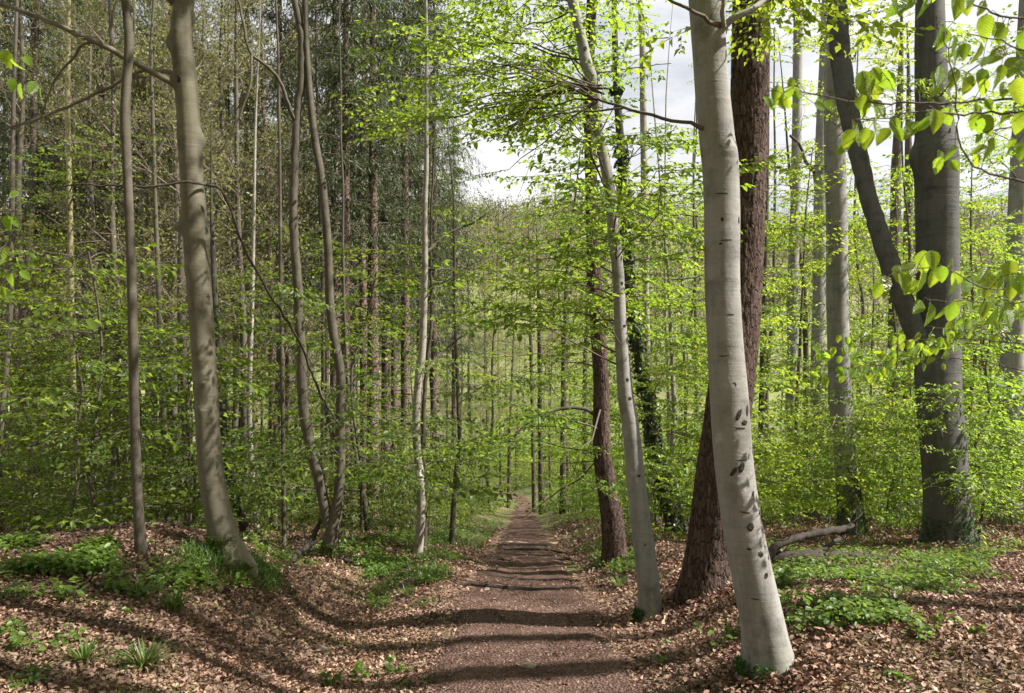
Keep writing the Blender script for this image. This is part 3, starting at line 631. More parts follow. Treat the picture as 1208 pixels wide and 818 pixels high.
# right side
T['R4'] = tree('beech_tree', 'smooth silver grey leaning beech with dark eye scars at the right of the path', [(833, 0, 43), (838, 76, 41), (845, 153, 43), (850, 200, 44), (852, 250, 44), (852, 330, 43), (855, 400, 44), (860, 470, 47), (866, 550, 48), (876, 620, 49), (886, 670, 50), (897, 720, 52), (904, 760, 56), (908, 792, 62)],
               'beech', sides=64, ds=.022, flare=.42, fl_h=.12, roots=3, lump=.018, top_h=15,
               bulge=[(182, -60, .10, .03, .35), (192, -50, .08, .05, .5), (25, -50, .1, .05, .4), (455, -95, .05, .03, .3), (578, -95, .10, .04, .3), (60, -40, .05, .2, .2), (700, 170, .05, .1, .5)])
t = T['R4']
for q in [(858, 454, 12, 9, 10), (866, 487, 5, 14, -25), (877, 484, 5, 15, -8), (873, 497, 9, 6, 0), (860, 553, 5, 15, -38), (869, 548, 6, 14, -20), (865, 580, 16, 9, -8), (882, 582, 5, 13, -20), (892, 604, 4, 9, 0), (898, 610, 4, 9, 0),
          (879, 617, 9, 9, -40), (891, 649, 7, 9, 30), (902, 656, 4, 9, -10), (897, 674, 6, 9, -30), (860, 638, 5, 4, 0), (877, 642, 6, 3, 0), (858, 188, 18, 7, 15), (847, 262, 4, 5, 0), (868, 262, 3, 8, 0), (845, 290, 4, 3, 0), (863, 712, 10, 5, 0), (877, 765, 8, 5, 0), (872, 345, 4, 4, 0), (851, 286, 15, 1.6, 4), (866, 503, 17, 1.8, -4), (849, 420, 13, 1.4, 3), (872, 600, 15, 1.5, -5), (846, 232, 14, 1.5, 2), (868, 540, 12, 1.3, 2), (884, 700, 14, 1.6, -4), (856, 372, 10, 1.3, 0)]:
    scar(t, *q)
branch(t, [(832, 152, 7, -.02), (815, 147, 4.5, -.05), (780, 140, 4, .1), (745, 131, 3.6, .2), (720, 122, 3.4, .35), (690, 113, 3, .5), (660, 100, 2.5, .6), (628, 92, 2, .8)], m='twig')
branch(t, [(735, 128, 3, .25), (700, 132, 2.5, .3), (670, 132, 2, .4), (640, 142, 1.5, .5)], m='twig')
branch(t, [(852, 33, 11, -.05), (862, 24, 8, -.1), (885, 12, 7, -.1), (910, -6, 6, 0), (960, -40, 5, .2)], 10)
branch(t, [(850, 30, 8, -.12), (838, 26, 5, -.2), (820, 14, 4, -.25), (795, 2, 3.5, -.3), (760, -20, 3, -.2)], 8, m='twig')
branch(t, [(854, 32, 6, -.15), (852, 14, 5, -.18), (853, -8, 4.5, -.2), (858, -60, 4, -.1)], 8)
L0 = [limb_curve(px(U(640, 720), U(98, 122), t['d'] + .45), px(U(490, 660), U(50, 225), t['d'] + U(.1, 1.3)), .03) for _ in range(17)]
crown(t, foliage(L0, 'A', 1.7, .35, (.3, .6), window=False), 'leaf')
L_ = [limb_curve(px(905, -4, t['d']), px(U(850, 960), U(-60, 40), t['d'] + U(-.6, .8)), .05) for _ in range(8)]
crown(t, foliage(L_, 'B', 2.0, .3))
crown(t, foliage(top_limbs(t, 50, 7, 15, (1.5, 4.5), (3.6, 1.2)), 'C', 1.8, .25, (.9, 1.5)))  # thick high crown out of view, added to keep sky light off

pl5 = plates_fn(3, 27, .15, .010)
T['R5'] = tree('pine_tree', 'thick reddish scaly barked conifer leaning behind the silver beech', [(886, -10, 45), (885, 60, 45), (884, 130, 45), (882, 200, 45), (876, 300, 49), (869, 400, 53), (858, 490, 56), (848, 560, 57), (841, 620, 58), (835, 670, 60), (832, 700, 64)], 'larch', sides=120, ds=.02, flare=.22, fl_h=.12, roots=5, lump=.03, plates=pl5, top_h=18)
t = T['R5']; crown(t, foliage(top_limbs(t, 10, 11, 17), 'C', 1.2, .4), 'needle')
pl1 = plates_fn(5, 21, .18, .009)
T['R1'] = tree('pine_tree', 'reddish rough barked conifer standing right beside the path bend', [(694, 90, 13), (697, 200, 14), (701, 334, 17), (706, 401, 18), (709, 450, 19), (710, 526, 22), (715, 566, 24), (721, 603, 27), (724, 640, 29), (725, 666, 32)], 'larch', sides=80, ds=.03, flare=.2, fl_h=.14, roots=6, lump=.03, plates=pl1, top_h=17)
t = T['R1']
branch(t, [(706, 492, 5.5, 0), (690, 483, 4.4, -.1), (670, 481, 3.8, -.15), (648, 488, 3.2, -.2), (622, 500, 2.4, -.2), (606, 516, 1.8, -.2)], m='thin_dark')
L_ = limbs_box(t, [(560, 720, 380, 620, 16, 2.0), (640, 720, 0, 200, 10, 2.0)])
crown(t, foliage(L_, 'B', 2.2, .35))
T['R2'] = tree('beech_tree', 'slender grey leaning beech with curved trunk at the right edge of the path', [(675, 0, 13), (686, 46, 13), (691, 76, 14), (701, 101, 13), (706, 153, 13), (712, 183, 14), (720, 229, 14), (724, 276, 15), (729, 322, 15), (732, 383, 16), (735, 429, 18), (738, 466, 20), (745, 511, 22), (750, 566, 24), (756, 618, 26), (762, 664, 27), (766, 700, 28), (767, 732, 31)],
               'beech', sides=40, ds=.035, flare=.34, fl_h=.13, roots=3, lump=.03, top_h=12, bulge=[(76, 0, .2, .06, .8), (490, -90, .08, .03, .4), (598, -110, .08, .03, .3)])
t = T['R2']
for q in [(736, 385, 5, 4, 0), (742, 420, 4, 7, 10), (739, 448, 4, 5, 0), (746, 598, 7, 6, 0), (760, 640, 5, 3, 0), (709, 150, 5, 6, 0), (752, 560, 5, 3, 10), (690, 60, 5, 6, 0), (742, 470, 5, 5, 0), (733, 335, 4, 5, 0)]: scar(t, *q)
L_ = limbs_box(t, [(575, 740, -40, 120, 16, 1.6), (560, 720, 120, 420, 24, 1.7), (700, 830, -30, 420, 20, 1.7), (500, 610, -40, 70, 9, 1.5)])
crown(t, foliage(L_ + top_limbs(t, 2, 7, 12), 'A', 2.3, .25, (.5, .9)))
T['R3'] = tree('ivy_tree', 'dark ivy and moss covered leaning trunk right of the path', [(733, 180, 10), (738, 285, 11), (742, 346, 12), (750, 398, 12.5), (758, 444, 13.5), (768, 496, 14), (775, 542, 15), (787, 588, 17), (796, 625, 20)], 'ivy_bark', d=13.5, sides=24, ds=.07, flare=.4, fl_h=.2, lump=.12, top_h=14)
t = T['R3']
k = 1500; hz = rng.uniform(.05, 7.5, k) ** 1.0; cc = np.array([at_height(t['c'], t['r'], t['base'][2] + h)[0] for h in hz]); rr = np.array([at_height(t['c'], t['r'], t['base'][2] + h)[1] for h in hz]); th = rng.uniform(0, 6.28, k)
n_ = np.stack([np.cos(th), np.sin(th), rng.normal(.1, .3, k)], -1); pp = cc + n_ * (rr * 1.05 + rng.uniform(0, .05, k))[:, None]
lv, lf = leaf_batch(pp, np.stack([rng.normal(0, .6, k), rng.normal(0, .6, k), -np.ones(k)], -1), n_, rng.uniform(.05, .09, k), .9, True)
crown(t, [(lv, lf, 0)], 'ivy', 'ivy')
L_ = limbs_box(t, [(720, 840, 120, 560, 26, 2.2), (600, 740, 200, 480, 14, 2.4), (740, 830, 440, 600, 10, 1.5)])
crown(t, foliage(L_, 'B', 2.4, .3))
T['R3b'] = tree('birch_tree', 'thin patchy white trunk just right of the ivy covered trunk', [(758, 60, 8), (760, 200, 9), (762, 346, 9), (763, 410, 9), (764, 500, 10), (770, 610, 11)], 'pale', d=17, sides=14, ds=.15, lump=.06, top_h=14)
T['R3c'] = tree('young_beech', 'thin lit stem curving at its foot between ivy trunk and scaly conifer', [(789, 330, 4), (793, 430, 5), (795, 490, 6), (793, 540, 6), (799, 580, 6.5), (806, 612, 7)], 'pale', d=14, sides=12, ds=.1, lump=.05, top_h=9)
t = T['R3c']; crown(t, foliage(limbs_box(t, [(770, 832, 240, 560, 16, 1.8), (885, 960, 250, 600, 14, 2.5)]), 'B', 2.4, .3))
T['R6'] = tree('beech_tree', 'straight sunlit grey trunk in the middle distance right of the silver beech', [(942, 0, 11), (940, 150, 12), (938, 254, 12.5), (935, 337, 13), (935, 398, 13.5), (933, 475, 14), (932, 560, 14), (932, 600, 15)], 'beech', d=21, sides=20, ds=.15, lump=.04, top_h=17)
T['R6b'] = tree('young_tree', 'thin dark stem close behind the straight sunlit grey trunk', [(944, 300, 5), (948, 331, 6), (950, 380, 7), (951, 480, 7), (951, 590, 8)], 'thin_dark', d=23, sides=12, ds=.2, top_h=14)
T['R7'] = tree('beech_tree', 'grey trunk with sunlit right side directly left of the thicker mossy beech', [(975, 0, 11), (973, 61, 12), (969, 153, 14), (968, 214, 15), (967, 261, 15), (966, 352, 16), (964, 465, 17), (965, 572, 18), (966, 615, 19)], 'beech', d=19, sides=24, ds=.12, lump=.04, top_h=17, bulge=[(205, 160, .3, .12, .6)])
t = T['R7']; branch(t, [(962, 205, 5), (950, 190, 4, -.1), (944, 172, 3.4, -.2), (932, 160, 3, -.3)], m='thin_dark')
T['R8'] = tree('beech_tree', 'tall straight grey beech with mossy foot beside the fallen dead branch', [(990, -10, 24), (986, 60, 25), (984, 130, 25), (985, 200, 26), (987, 260, 26), (988, 340, 26), (989, 400, 26), (991, 465, 27), (997, 542, 27), (1001, 588, 28), (1004, 625, 32), (1005, 642, 36)], 'beech', d=12.0, sides=36, ds=.05, flare=.35, fl_h=.18, lump=.04, top_h=17)
t = T['R8']
branch(t, [(1000, 548, 5, -.2), (1014, 585, 4, -.6), (1010, 560, 3, -.6)], m='thin_dark')
L_ = limbs_box(t, [(905, 1075, 440, 600, 26, 2.0), (890, 1000, 20, 330, 16, 2.2), (990, 1080, -20, 180, 14, 2.0)])
crown(t, foliage(L_ + top_limbs(t, 8, 10, 16), 'B', 2.4, .3))
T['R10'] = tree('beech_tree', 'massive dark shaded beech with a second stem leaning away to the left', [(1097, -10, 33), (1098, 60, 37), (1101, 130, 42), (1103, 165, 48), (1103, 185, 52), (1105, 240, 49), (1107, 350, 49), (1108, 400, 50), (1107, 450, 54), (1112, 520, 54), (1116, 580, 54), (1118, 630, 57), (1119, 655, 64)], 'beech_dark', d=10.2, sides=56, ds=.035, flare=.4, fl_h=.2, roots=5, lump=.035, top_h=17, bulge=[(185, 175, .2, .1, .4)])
t = T['R10']
branch(t, [(1104, 440, 30, .05), (1093, 412, 26, .05), (1083, 398, 25, 0), (1071, 368, 24, 0), (1059, 337, 23.5, 0), (1043, 291, 22, .05), (1028, 245, 20, .1), (1020, 214, 20, .15), (1010, 171, 22, .2), (999, 122, 23, .25), (991, 61, 24, .3), (987, 0, 24, .3), (980, -80, 22, .3), (975, -250, 16, .4), (980, -500, 8, .6)], 28, name='stem')
L_ = limbs_box(t, [(1040, 1200, 460, 620, 22, 1.8), (1120, 1215, 30, 460, 18, 2.2)])
crown(t, foliage(L_ + top_limbs(t, 12, 10, 16), 'B', 2.4, .3))
T['R11'] = tree('beech_tree', 'grey trunk at the right edge with its right side sunlit', [(1212, 0, 18), (1206, 150, 22), (1201, 250, 24), (1197, 350, 25), (1194, 450, 27), (1191, 550, 28), (1190, 600, 30)], 'beech', d=14.5, sides=28, ds=.1, lump=.04, top_h=17)
t = T['R11']; crown(t, foliage(limbs_box(t, [(1125, 1215, 100, 600, 26, 2.5)]) + top_limbs(t, 8, 9, 15), 'B', 2.2, .3))
for key, pts, d, mk, lab in [
    ('C2', [(636, 380, 5), (637, 470, 6), (638, 560, 7), (639, 590, 8)], 40, 'thin_dark', 'dark straight trunk at the right rim of the far path, right one of a pair'),
    ('C2b', [(626, 395, 4.5), (628, 480, 5), (630, 585, 6)], 42, 'thin', 'greyer trunk at the far path, left one of a pair'),
    ('C1', [(603, 470, 3), (601, 520, 4), (600, 590, 4.5)], 46, 'thin_dark', 'thin dark stem at the left rim of the far path end'),
    ('C3', [(667, 380, 6), (665, 440, 7), (664, 590, 8)], 34, 'thin_dark', 'dark trunk between the far path pair and the rough barked conifer'),
    ('C4', [(692, 390, 5), (690, 450, 6), (690, 600, 7)], 30, 'thin_dark', 'thin dark trunk close left of the rough barked conifer'),
    ('C5', [(820, 300, 4), (821, 440, 5), (822, 600, 6)], 28, 'thin', 'thin trunk just left of the silver beech in the background'),
    ('C6', [(786, 400, 4), (789, 470, 6), (790, 600, 7)], 24, 'pale', 'short lit pale trunk behind the thin curving stem'),
    ('C7', [(1057, 200, 12), (1055, 400, 15), (1054, 480, 16), (1053, 590, 17)], 24, 'thin', 'brownish trunk left of the massive dark beech, first of three'),
    ('C8', [(1072, 200, 10), (1070, 400, 12), (1069, 496, 13), (1069, 590, 14)], 26, 'thin', 'brownish trunk left of the massive dark beech, middle of three'),
    ('C9', [(1082, 420, 9), (1081, 511, 10), (1080, 590, 11)], 27, 'beech', 'greyish trunk half hidden behind the massive dark beech, last of three'),
    ('C10', [(906, 60, 5), (904, 250, 6), (900, 420, 8), (897, 600, 9)], 22, 'thin_dark', 'slim dark stem right behind the scaly conifer'),
    ('L13', [(430, -10, 7), (430, 100, 8), (428, 180, 8.5), (426, 250, 9), (428, 330, 9), (429, 430, 10), (430, 500, 10.5), (427, 600, 12)], 20, 'spruce_bark', 'straight brown trunk among the drooping spruces left of centre'),
    ('L10', [(318, 300, 7), (321, 400, 9), (322, 480, 10), (323, 590, 11)], 20, 'spruce_bark', 'reddish brown straight trunk between the stout beech and the forked tree'),
    ('L6', [(62, 150, 6), (61, 250, 7.5), (60, 380, 9), (60, 600, 11)], 24, 'spruce_bark', 'reddish trunk deep in the left woods with sky behind'),
    ('L16', [(381, 380, 6), (382, 450, 7), (380, 600, 8)], 18, 'thin_dark', 'dim trunk seen inside the fork of the twin stemmed tree'),
    ('L17', [(412, 480, 4), (417, 520, 5), (424, 560, 6), (431, 600, 7)], 15, 'thin_dark', 'dark leaning broken stem right of the forked tree'),
    ('L18', [(278, 380, 5), (282, 480, 6), (287, 600, 7)], 22, 'thin_dark', 'dim slender trunk right of the dark mossy leaning one'),
    ('L19', [(126, 440, 6), (128, 520, 7), (129, 600, 8)], 22, 'spruce_bark', 'dim brownish trunk between the yellowish trunk and the slim dark one')]:
    T[key] = tree('slender_tree', lab, pts, mk, d=d, sides=12, ds=.3, flare=.25, lump=.05, top_h=16)
# leafing of the slim left trees
for key, bx in [('L12', [(300, 480, 300, 560, 10, 2.0)]), ('L14', [(440, 600, 260, 560, 22, 2.0), (440, 540, 60, 260, 8, 1.5)]), ('L15', [(490, 620, 400, 600, 18, 2.0)]), ('L11', [(290, 370, 250, 600, 10, 2.0)]),
                ('L3', [(30, 180, 330, 600, 18, 2.5), (40, 160, 120, 330, 9, 2)]), ('L7', [(120, 240, 320, 600, 16, 2.2)]), ('L5', [(-20, 80, 250, 600, 14, 2.0)]), ('L9', [(260, 360, 300, 590, 14, 2.2)]), ('L4', [(0, 120, 300, 600, 14, 3.0)]), ('L16', [(340, 460, 300, 600, 16, 2.5)]),
                ('C1', [(520, 640, 300, 575, 44, 7)]), ('C2b', [(560, 700, 260, 560, 34, 6)]), ('C2', [(600, 720, 330, 560, 26, 5)]), ('C3', [(630, 730, 370, 570, 16, 4)]), ('C4', [(640, 740, 330, 590, 16, 3)]), ('C5', [(780, 840, 300, 600, 14, 3)]), ('C6', [(760, 835, 380, 600, 14, 3)]), ('C7', [(1000, 1100, 180, 600, 20, 3)]), ('C8', [(1040, 1130, 60, 330, 14, 3)]), ('C10', [(885, 960, 80, 600, 22, 3)]), ('R6', [(890, 985, 250, 600, 22, 3), (900, 960, 60, 250, 8, 3)]), ('R7', [(930, 1010, 330, 610, 18, 3)]), ('R6b', [(920, 980, 300, 600, 12, 3)])]:
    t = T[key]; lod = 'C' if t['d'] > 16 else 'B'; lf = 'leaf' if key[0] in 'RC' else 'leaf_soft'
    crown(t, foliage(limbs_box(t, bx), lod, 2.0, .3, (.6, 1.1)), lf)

# ------------------------------------------------------------------ background tree kinds
def proto_beech(h, n, lod='C', spread=2.2, leaf='leaf', bare=.18, r0=.06, m='thin'):
    c = smooth_path(np.column_stack([np.cumsum(rng.normal(0, .10, 7)) * .8, np.cumsum(rng.normal(0, .10, 7)) * .8, np.linspace(-.3, h, 7)]), .5)
    r = np.linspace(r0, .012, len(c)); tv, tf = tube(c, r, 8); lim = []
    for q in range(n):
        t = U(bare, .98); s = np.array([np.interp(t * h, c[:, 2], c[:, k]) for k in range(3)]); a = U(0, 6.28); l = spread * (1.05 - .75 * t) * U(.6, 1.15)
        lim.append(limb_curve(s, s + np.array([math.cos(a) * l, math.sin(a) * l, l * U(-.05, .35)]), .08, 5))
    parts = foliage(lim, lod, 2.0, .25, (.6, 1.05), window=False)
    return [('trunk', make_mesh('trunk', [(tv, tf, 0)], [M[m]])), ('crown', make_mesh('crown', parts, [M[leaf], M['twig']], smooth=False))]
def proto_pole(h, leaf, m, n=14, r0=.11, r1=.02):
    c = smooth_path(np.column_stack([np.cumsum(rng.normal(0, .11, 8)), np.cumsum(rng.normal(0, .11, 8)), np.linspace(-.3, h, 8)]), .8)
    tv, tf = tube(c, np.linspace(r0, r1, len(c)), 8); lim = []
    for q in range(n):
        t = U(.35, .98); s = np.array([np.interp(t * h, c[:, 2], c[:, k]) for k in range(3)]); a = U(0, 6.28); l = 2.0 * (1.1 - .6 * t) * U(.6, 1.1)
        lim.append(limb_curve(s, s + np.array([math.cos(a) * l, math.sin(a) * l, l * U(.1, .6)]), .08, 5))
    parts = foliage(lim, 'C', 1.7, .3, (.6, 1.05), window=False)
    return [('trunk', make_mesh('trunk', [(tv, tf, 0)], [M[m]])), ('crown', make_mesh('crown', parts, [M[leaf], M['twig']], smooth=False))]
def proto_spruce(h, h0):
    c = np.column_stack([np.zeros(8), np.zeros(8), np.linspace(-.3, h, 8)]); tv, tf = tube(c, np.linspace(.16, .02, 8), 9)
    A = []; B = []; RA = []; pos = []; dr = []; nr = []; sz = []
    z = h0
    while z < h - .3:
        L = 2.9 * ((h - z) / (h - h0)) ** .75 * U(.75, 1.1) + .15
        for q in range(int(U(4, 7))):
            a = U(0, 6.28); l = L * U(.6, 1.1); k = 6; prev = np.array([0, 0, z]); hd = np.array([math.cos(a), math.sin(a), 0]); sd = np.array([-hd[1], hd[0], 0])
            for m in range(1, k + 1):
                t = m / k; p = np.array([0, 0, z + l * (.15 * t - .55 * t * t + .18 * t ** 3)]) + hd * l * t; A.append(prev); B.append(p); RA.append(.016 * (1.1 - t))
                nb = int(U(5, 9))
                for w in range(nb):
                    f0 = rng.random(); pb = prev * (1 - f0) + p * f0; s = 1 if rng.random() < .5 else -1
                    dd = sd * s * U(.1, .9) + hd * U(.0, .6) + np.array([0, 0, -U(.35, 1.3)]); dd /= np.linalg.norm(dd); bl = U(.18, .5) * (1.1 - .4 * t)
                    for e in range(5):
                        pos.append(pb + dd * bl * e / 5); dr.append(dd + rng.normal(0, .35, 3)); nr.append(rng.normal(0, 1, 3)); sz.append(bl * U(.25, .5))
                prev = p
        z += U(.32, .55)
    for q in range(26):                                                   # dead lower branches
        z = U(1.5, h0); a = U(0, 6.28); l = U(.5, 1.6); p0 = np.array([0, 0, z]); p1 = p0 + np.array([math.cos(a) * l, math.sin(a) * l, -l * U(.0, .4)]); A.append(p0); B.append(p1); RA.append(.009)
    lv, lf = leaf_batch(np.array(pos), np.array(dr), np.array(nr), np.array(sz), .17, False, .02)
    bv, bf = prisms(np.array(A), np.array(B), np.array(RA), np.array(RA) * .8)
    return [('trunk', make_mesh('trunk', [(tv, tf, 0)], [M['spruce_bark']])), ('crown', make_mesh('crown', [(lv, lf, 0), (bv, bf, 1)], [M['needle'], M['twig']], smooth=False))]
def proto_bare(h, bud='bud', nb=30, wood='twig_pale'):
    c = smooth_path(np.column_stack([np.cumsum(rng.normal(0, .1, 7)), np.cumsum(rng.normal(0, .1, 7)), np.linspace(-.3, h, 7)]), .6); tv, tf = tube(c, np.linspace(.10, .02, len(c)), 8)
    A = []; B = []; RA = []; RB = []; pos = []
    def grow_(p, d, L, r, lev):
        k = 3
        for q in range(k):
            d = d + rng.normal(0, .16, 3) + np.array([0, 0, .05]); d /= np.linalg.norm(d); p2 = p + d * L / k; A.append(p); B.append(p2); RA.append(r * (1 - .25 * q)); RB.append(r * (1 - .25 * (q + 1)))
            if lev < 2:
                for w in range(2 if lev == 0 else 2):
                    dd = d + rng.normal(0, .55, 3); dd /= np.linalg.norm(dd); grow_(p2, dd, L * U(.35, .6), max(r * .5, .004), lev + 1)
            if lev >= 1: pos.append(p2)
            p = p2
    for q in range(nb):
        t = U(.25, .98); s = np.array([np.interp(t * h, c[:, 2], c[:, k]) for k in range(3)]); a = U(0, 6.28); grow_(s, np.array([math.cos(a), math.sin(a), U(.2, 1.2)]), U(1.2, 2.6) * (1.15 - .6 * t), .014, 0)
    bv, bf = prisms(np.array(A), np.array(B), np.array(RA), np.array(RB)); pos = np.array(pos); pos = np.repeat(pos, 2, 0) + rng.normal(0, .08, (len(pos) * 2, 3)); n = len(pos)
    lv, lf = leaf_batch(pos, rng.normal(0, 1, (n, 3)), rng.normal(0, 1, (n, 3)), rng.uniform(.03, .075, n), .6)
    return [('trunk', make_mesh('trunk', [(tv, tf, 0)], [M['thin']])), ('crown', make_mesh('crown', [(lv, lf, 0), (bv, bf, 1)], [M[bud], M[wood]], smooth=False))]
PB = [proto_beech(U(6.5, 9.5), 34, leaf='leaf') for _ in range(4)]
PBS = [proto_beech(U(6, 9), 32, leaf='leaf_soft') for _ in range(4)]
PBL = [proto_beech(U(2.6, 4.0), 22, leaf='leaf_soft', spread=1.6, r0=.025, bare=.08) for _ in range(3)]
PBR = [proto_beech(U(2.6, 4.0), 22, leaf='leaf', spread=1.6, r0=.025, bare=.08) for _ in range(3)]
PP = [proto_pole(U(14, 18), 'leaf', 'thin') for _ in range(3)]; PPL = [proto_pole(U(14, 18), 'leaf_soft', 'thin_dark') for _ in range(3)]
PS = [proto_spruce(U(19, 24), U(5.0, 7.5)) for _ in range(3)]; PN = [proto_bare(U(13, 17)) for _ in range(3)]
def put(proto, name, label, cat, group, x, y, rz, s):
    r = thing(name, label, cat, (x, y, Hs(x, y) - .03), group); r.rotation_euler.z = rz; r.scale = (s, s, s * U(.92, 1.08))
    for nm, me in proto: link(nm, me, r)
    return r
placed = [tuple(t['base'][:2]) for t in T.values()]
def free(x, y, m): return all((x - a) ** 2 + (y - b) ** 2 > m * m for a, b in placed)
LB = {'PBS': ('young_beech', 'slender leafy young beech in the shady woods left of the path', 'tree', 'young beeches left of the path'),
      'PB': ('young_beech', 'slender bright leafy young beech in the woods right of the path', 'tree', 'young beeches right of the path'),
      'PBL': ('beech_sapling', 'low leafy beech sapling under the trees left of the path', 'sapling', 'saplings left of the path'),
      'PBR': ('beech_sapling', 'low bright leafy beech sapling under the trees right of the path', 'sapling', 'saplings right of the path'),
      'PP': ('pole_tree', 'tall thin trunk among the far trees right of the path', 'tree', 'far thin trunks right of the path'),
      'PPL': ('pole_tree', 'tall thin dark trunk among the far trees left of the path', 'tree', 'far thin trunks left of the path'),
      'PS': ('spruce_tree', 'dark drooping spruce high in the woods left of the path', 'tree', 'spruces left of the path'),
      'PN': ('bare_tree', 'bare twiggy tree with opening buds in the left woods', 'tree', 'bare twiggy trees on the left')}
PR = {'PBS': PBS, 'PB': PB, 'PBL': PBL, 'PBR': PBR, 'PP': PP, 'PPL': PPL, 'PS': PS, 'PN': PN}
BG = []
def put_kind(k, x, y, s=1.0): BG.append((put(PR[k][int(rng.integers(len(PR[k])))], *LB[k], x, y, U(0, 6.28), s), k)); placed.append((x, y))
# spruces and bare trees by their place in the view
for u, d, s in [(395, 21, 1.0), (440, 19, 1.05), (478, 23, 1.0), (512, 26, .95), (415, 27, 1.1), (360, 25, 1.0), (465, 32, 1.1), (20, 24, 1.0), (120, 22, .9), (70, 30, 1.0), (175, 33, 1.0), (250, 31, .95), (-30, 20, 1), (535, 36, .8), (330, 22, 1.0), (290, 27, 1.0), (150, 20, .95), (40, 19, .9), (200, 26, 1.0), (455, 26, 1.1), (495, 30, 1.0), (408, 18, .9), (5, 30, 1), (95, 27, 1), (140, 34, 1.1), (215, 36, 1.1), (300, 40, 1.1), (340, 34, 1.1), (385, 38, 1.1), (430, 42, 1.1), (50, 40, 1.1), (180, 44, 1.2), (260, 46, 1.2), (110, 46, 1.2), (350, 50, 1.2), (480, 48, 1.1)]: put_kind('PS', (u - 604) * d / F, d, s)
for u, d, s in [(210, 17, 1.0), (268, 19, .9), (300, 22, 1.0), (245, 25, 1.1), (185, 24, 1.0), (110, 18, .9), (330, 28, 1.0), (55, 21, 1.0), (150, 27, 1.0), (290, 34, 1.1), (580, 38, 1.0), (552, 42, 1.05), (664, 40, 1.0), (570, 50, 1.1), (650, 52, 1.1), (590, 66, 1.1), (610, 75, .9), (560, 70, .8), (130, 15, .9), (230, 15, .95), (20, 17, 1.0), (285, 16, .9), (170, 19, 1.0), (320, 18, .9), (90, 24, 1.1), (225, 21, 1.0), (350, 31, 1.0), (10, 28, 1.1), (270, 28, 1.1)]: put_kind('PN', (u - 604) * d / F, d, s)
cnt = {}
def scatter(n, kinds, u0, u1, d0, d1, sep, smin=.8, smax=1.15, power=1.0):
    k = 0
    for q in range(n * 12):
        if k >= n: break
        d = d0 + (d1 - d0) * rng.random() ** power; u = U(u0, u1); x = (u - 604) * d / F
        if abs(x - float(xc(d))) < 1.5 + .012 * d or not free(x, d, sep): continue
        kind = kinds[int(rng.integers(len(kinds)))]
        if kind in ('PP', 'PPL') and d < 21: continue
        if kind in ('PBL', 'PBR') and abs(x - float(xc(d))) < 2.3: continue
        if kind in ('PB', 'PBS') and abs(x - float(xc(d))) < 2.8 and d < 58: continue
        if 540 < u < 650 and kind in ('PB', 'PBS', 'PP', 'PPL') and d < 48: continue
        s = U(smin, smax)
        if 535 < u < 660 and d < 55: s *= .62
        put_kind(kind, x, d, s); k += 1
scatter(24, ['PBS', 'PBS', 'PBS', 'PPL'], -60, 560, 13, 30, 1.5)
scatter(30, ['PBS', 'PPL', 'PBS', 'PPL', 'PS'], -60, 570, 30, 80, 2.0)
scatter(30, ['PBL'], -40, 560, 11, 26, 1.0, .7, 1.2)
scatter(22, ['PB', 'PB', 'PB', 'PP'], 660, 1270, 15, 32, 1.7)
scatter(34, ['PB', 'PP', 'PB', 'PP'], 650, 1270, 32, 85, 2.2)
scatter(30, ['PBR'], 690, 1260, 10.5, 26, 1.1, .6, 1.1)
scatter(34, ['PB', 'PBS', 'PN', 'PBS'], 520, 700, 56, 115, 1.8, .9, 1.4)
scatter(18, ['PBL'], 470, 592, 17, 50, 1.1, .6, 1.1); scatter(18, ['PBR'], 650, 740, 14, 50, 1.1, .6, 1.0)
# trees out of the picture to the right, whose trunks and crowns shade the ground
PO = [proto_pole(U(15, 17), 'leaf', 'thin', 3, .14, .08) for _ in range(2)]; PR['PO'] = PO
LB['PO'] = ('pole_tree', 'tall trunk standing outside the view on the right', 'tree', 'trunks outside the view on the right')
for (x, y, s) in [(7.6, 2.6, 1.2), (9.0, 4.3, 1.25), (8.8, 6.3, .95), (13, 6.9, 1.1), (12.2, 3.75, 1.3), (15.5, 3.7, 1), (14, 8.2, 1.0), (17, 6.0, 1.0)]: put_kind('PO', x, y, s)
# woods behind the viewer: dense unseen trees added to hold back sky light
LB['PQ'] = ('pole_tree', 'tall leafy trunk behind the viewer', 'tree', 'trees behind the viewer'); PR['PQ'] = [proto_beech(U(11, 14), 64, spread=4.2, bare=.2, r0=.14) for _ in range(3)]
for (x, y, s) in [(-6, -3, 1), (-3.5, -6, 1.1), (3.5, -5, 1.1), (6.5, -8, 1), (-8, 0, 1), (0.8, -9, 1.1), (-9, -8, 1), (-5, -11, 1.1), (4, -13, 1.1), (10, -12, 1), (-12, -4, 1), (-1.8, -14, 1), (-14, 2, 1), (2.2, -3.4, .9), (-2.5, -2.8, 1.0), (.3, -5.5, 1.2), (-4.6, -1.2, 1.1), (5.2, -3.2, 1.1), (-1, -11, 1.3), (8, -5, 1.2), (-7, -6, 1.3), (1.5, -7.5, 1.3), (-3, -9, 1.3)]: put_kind('PQ', x, y, s)
# and to the left behind the mound
for (x, y, s, k) in [(-8.5, 7.5, 1, 'PBS'), (-11, 10, 1, 'PPL'), (-9.5, 4, 1, 'PPL')]: put_kind(k, x, y, s)

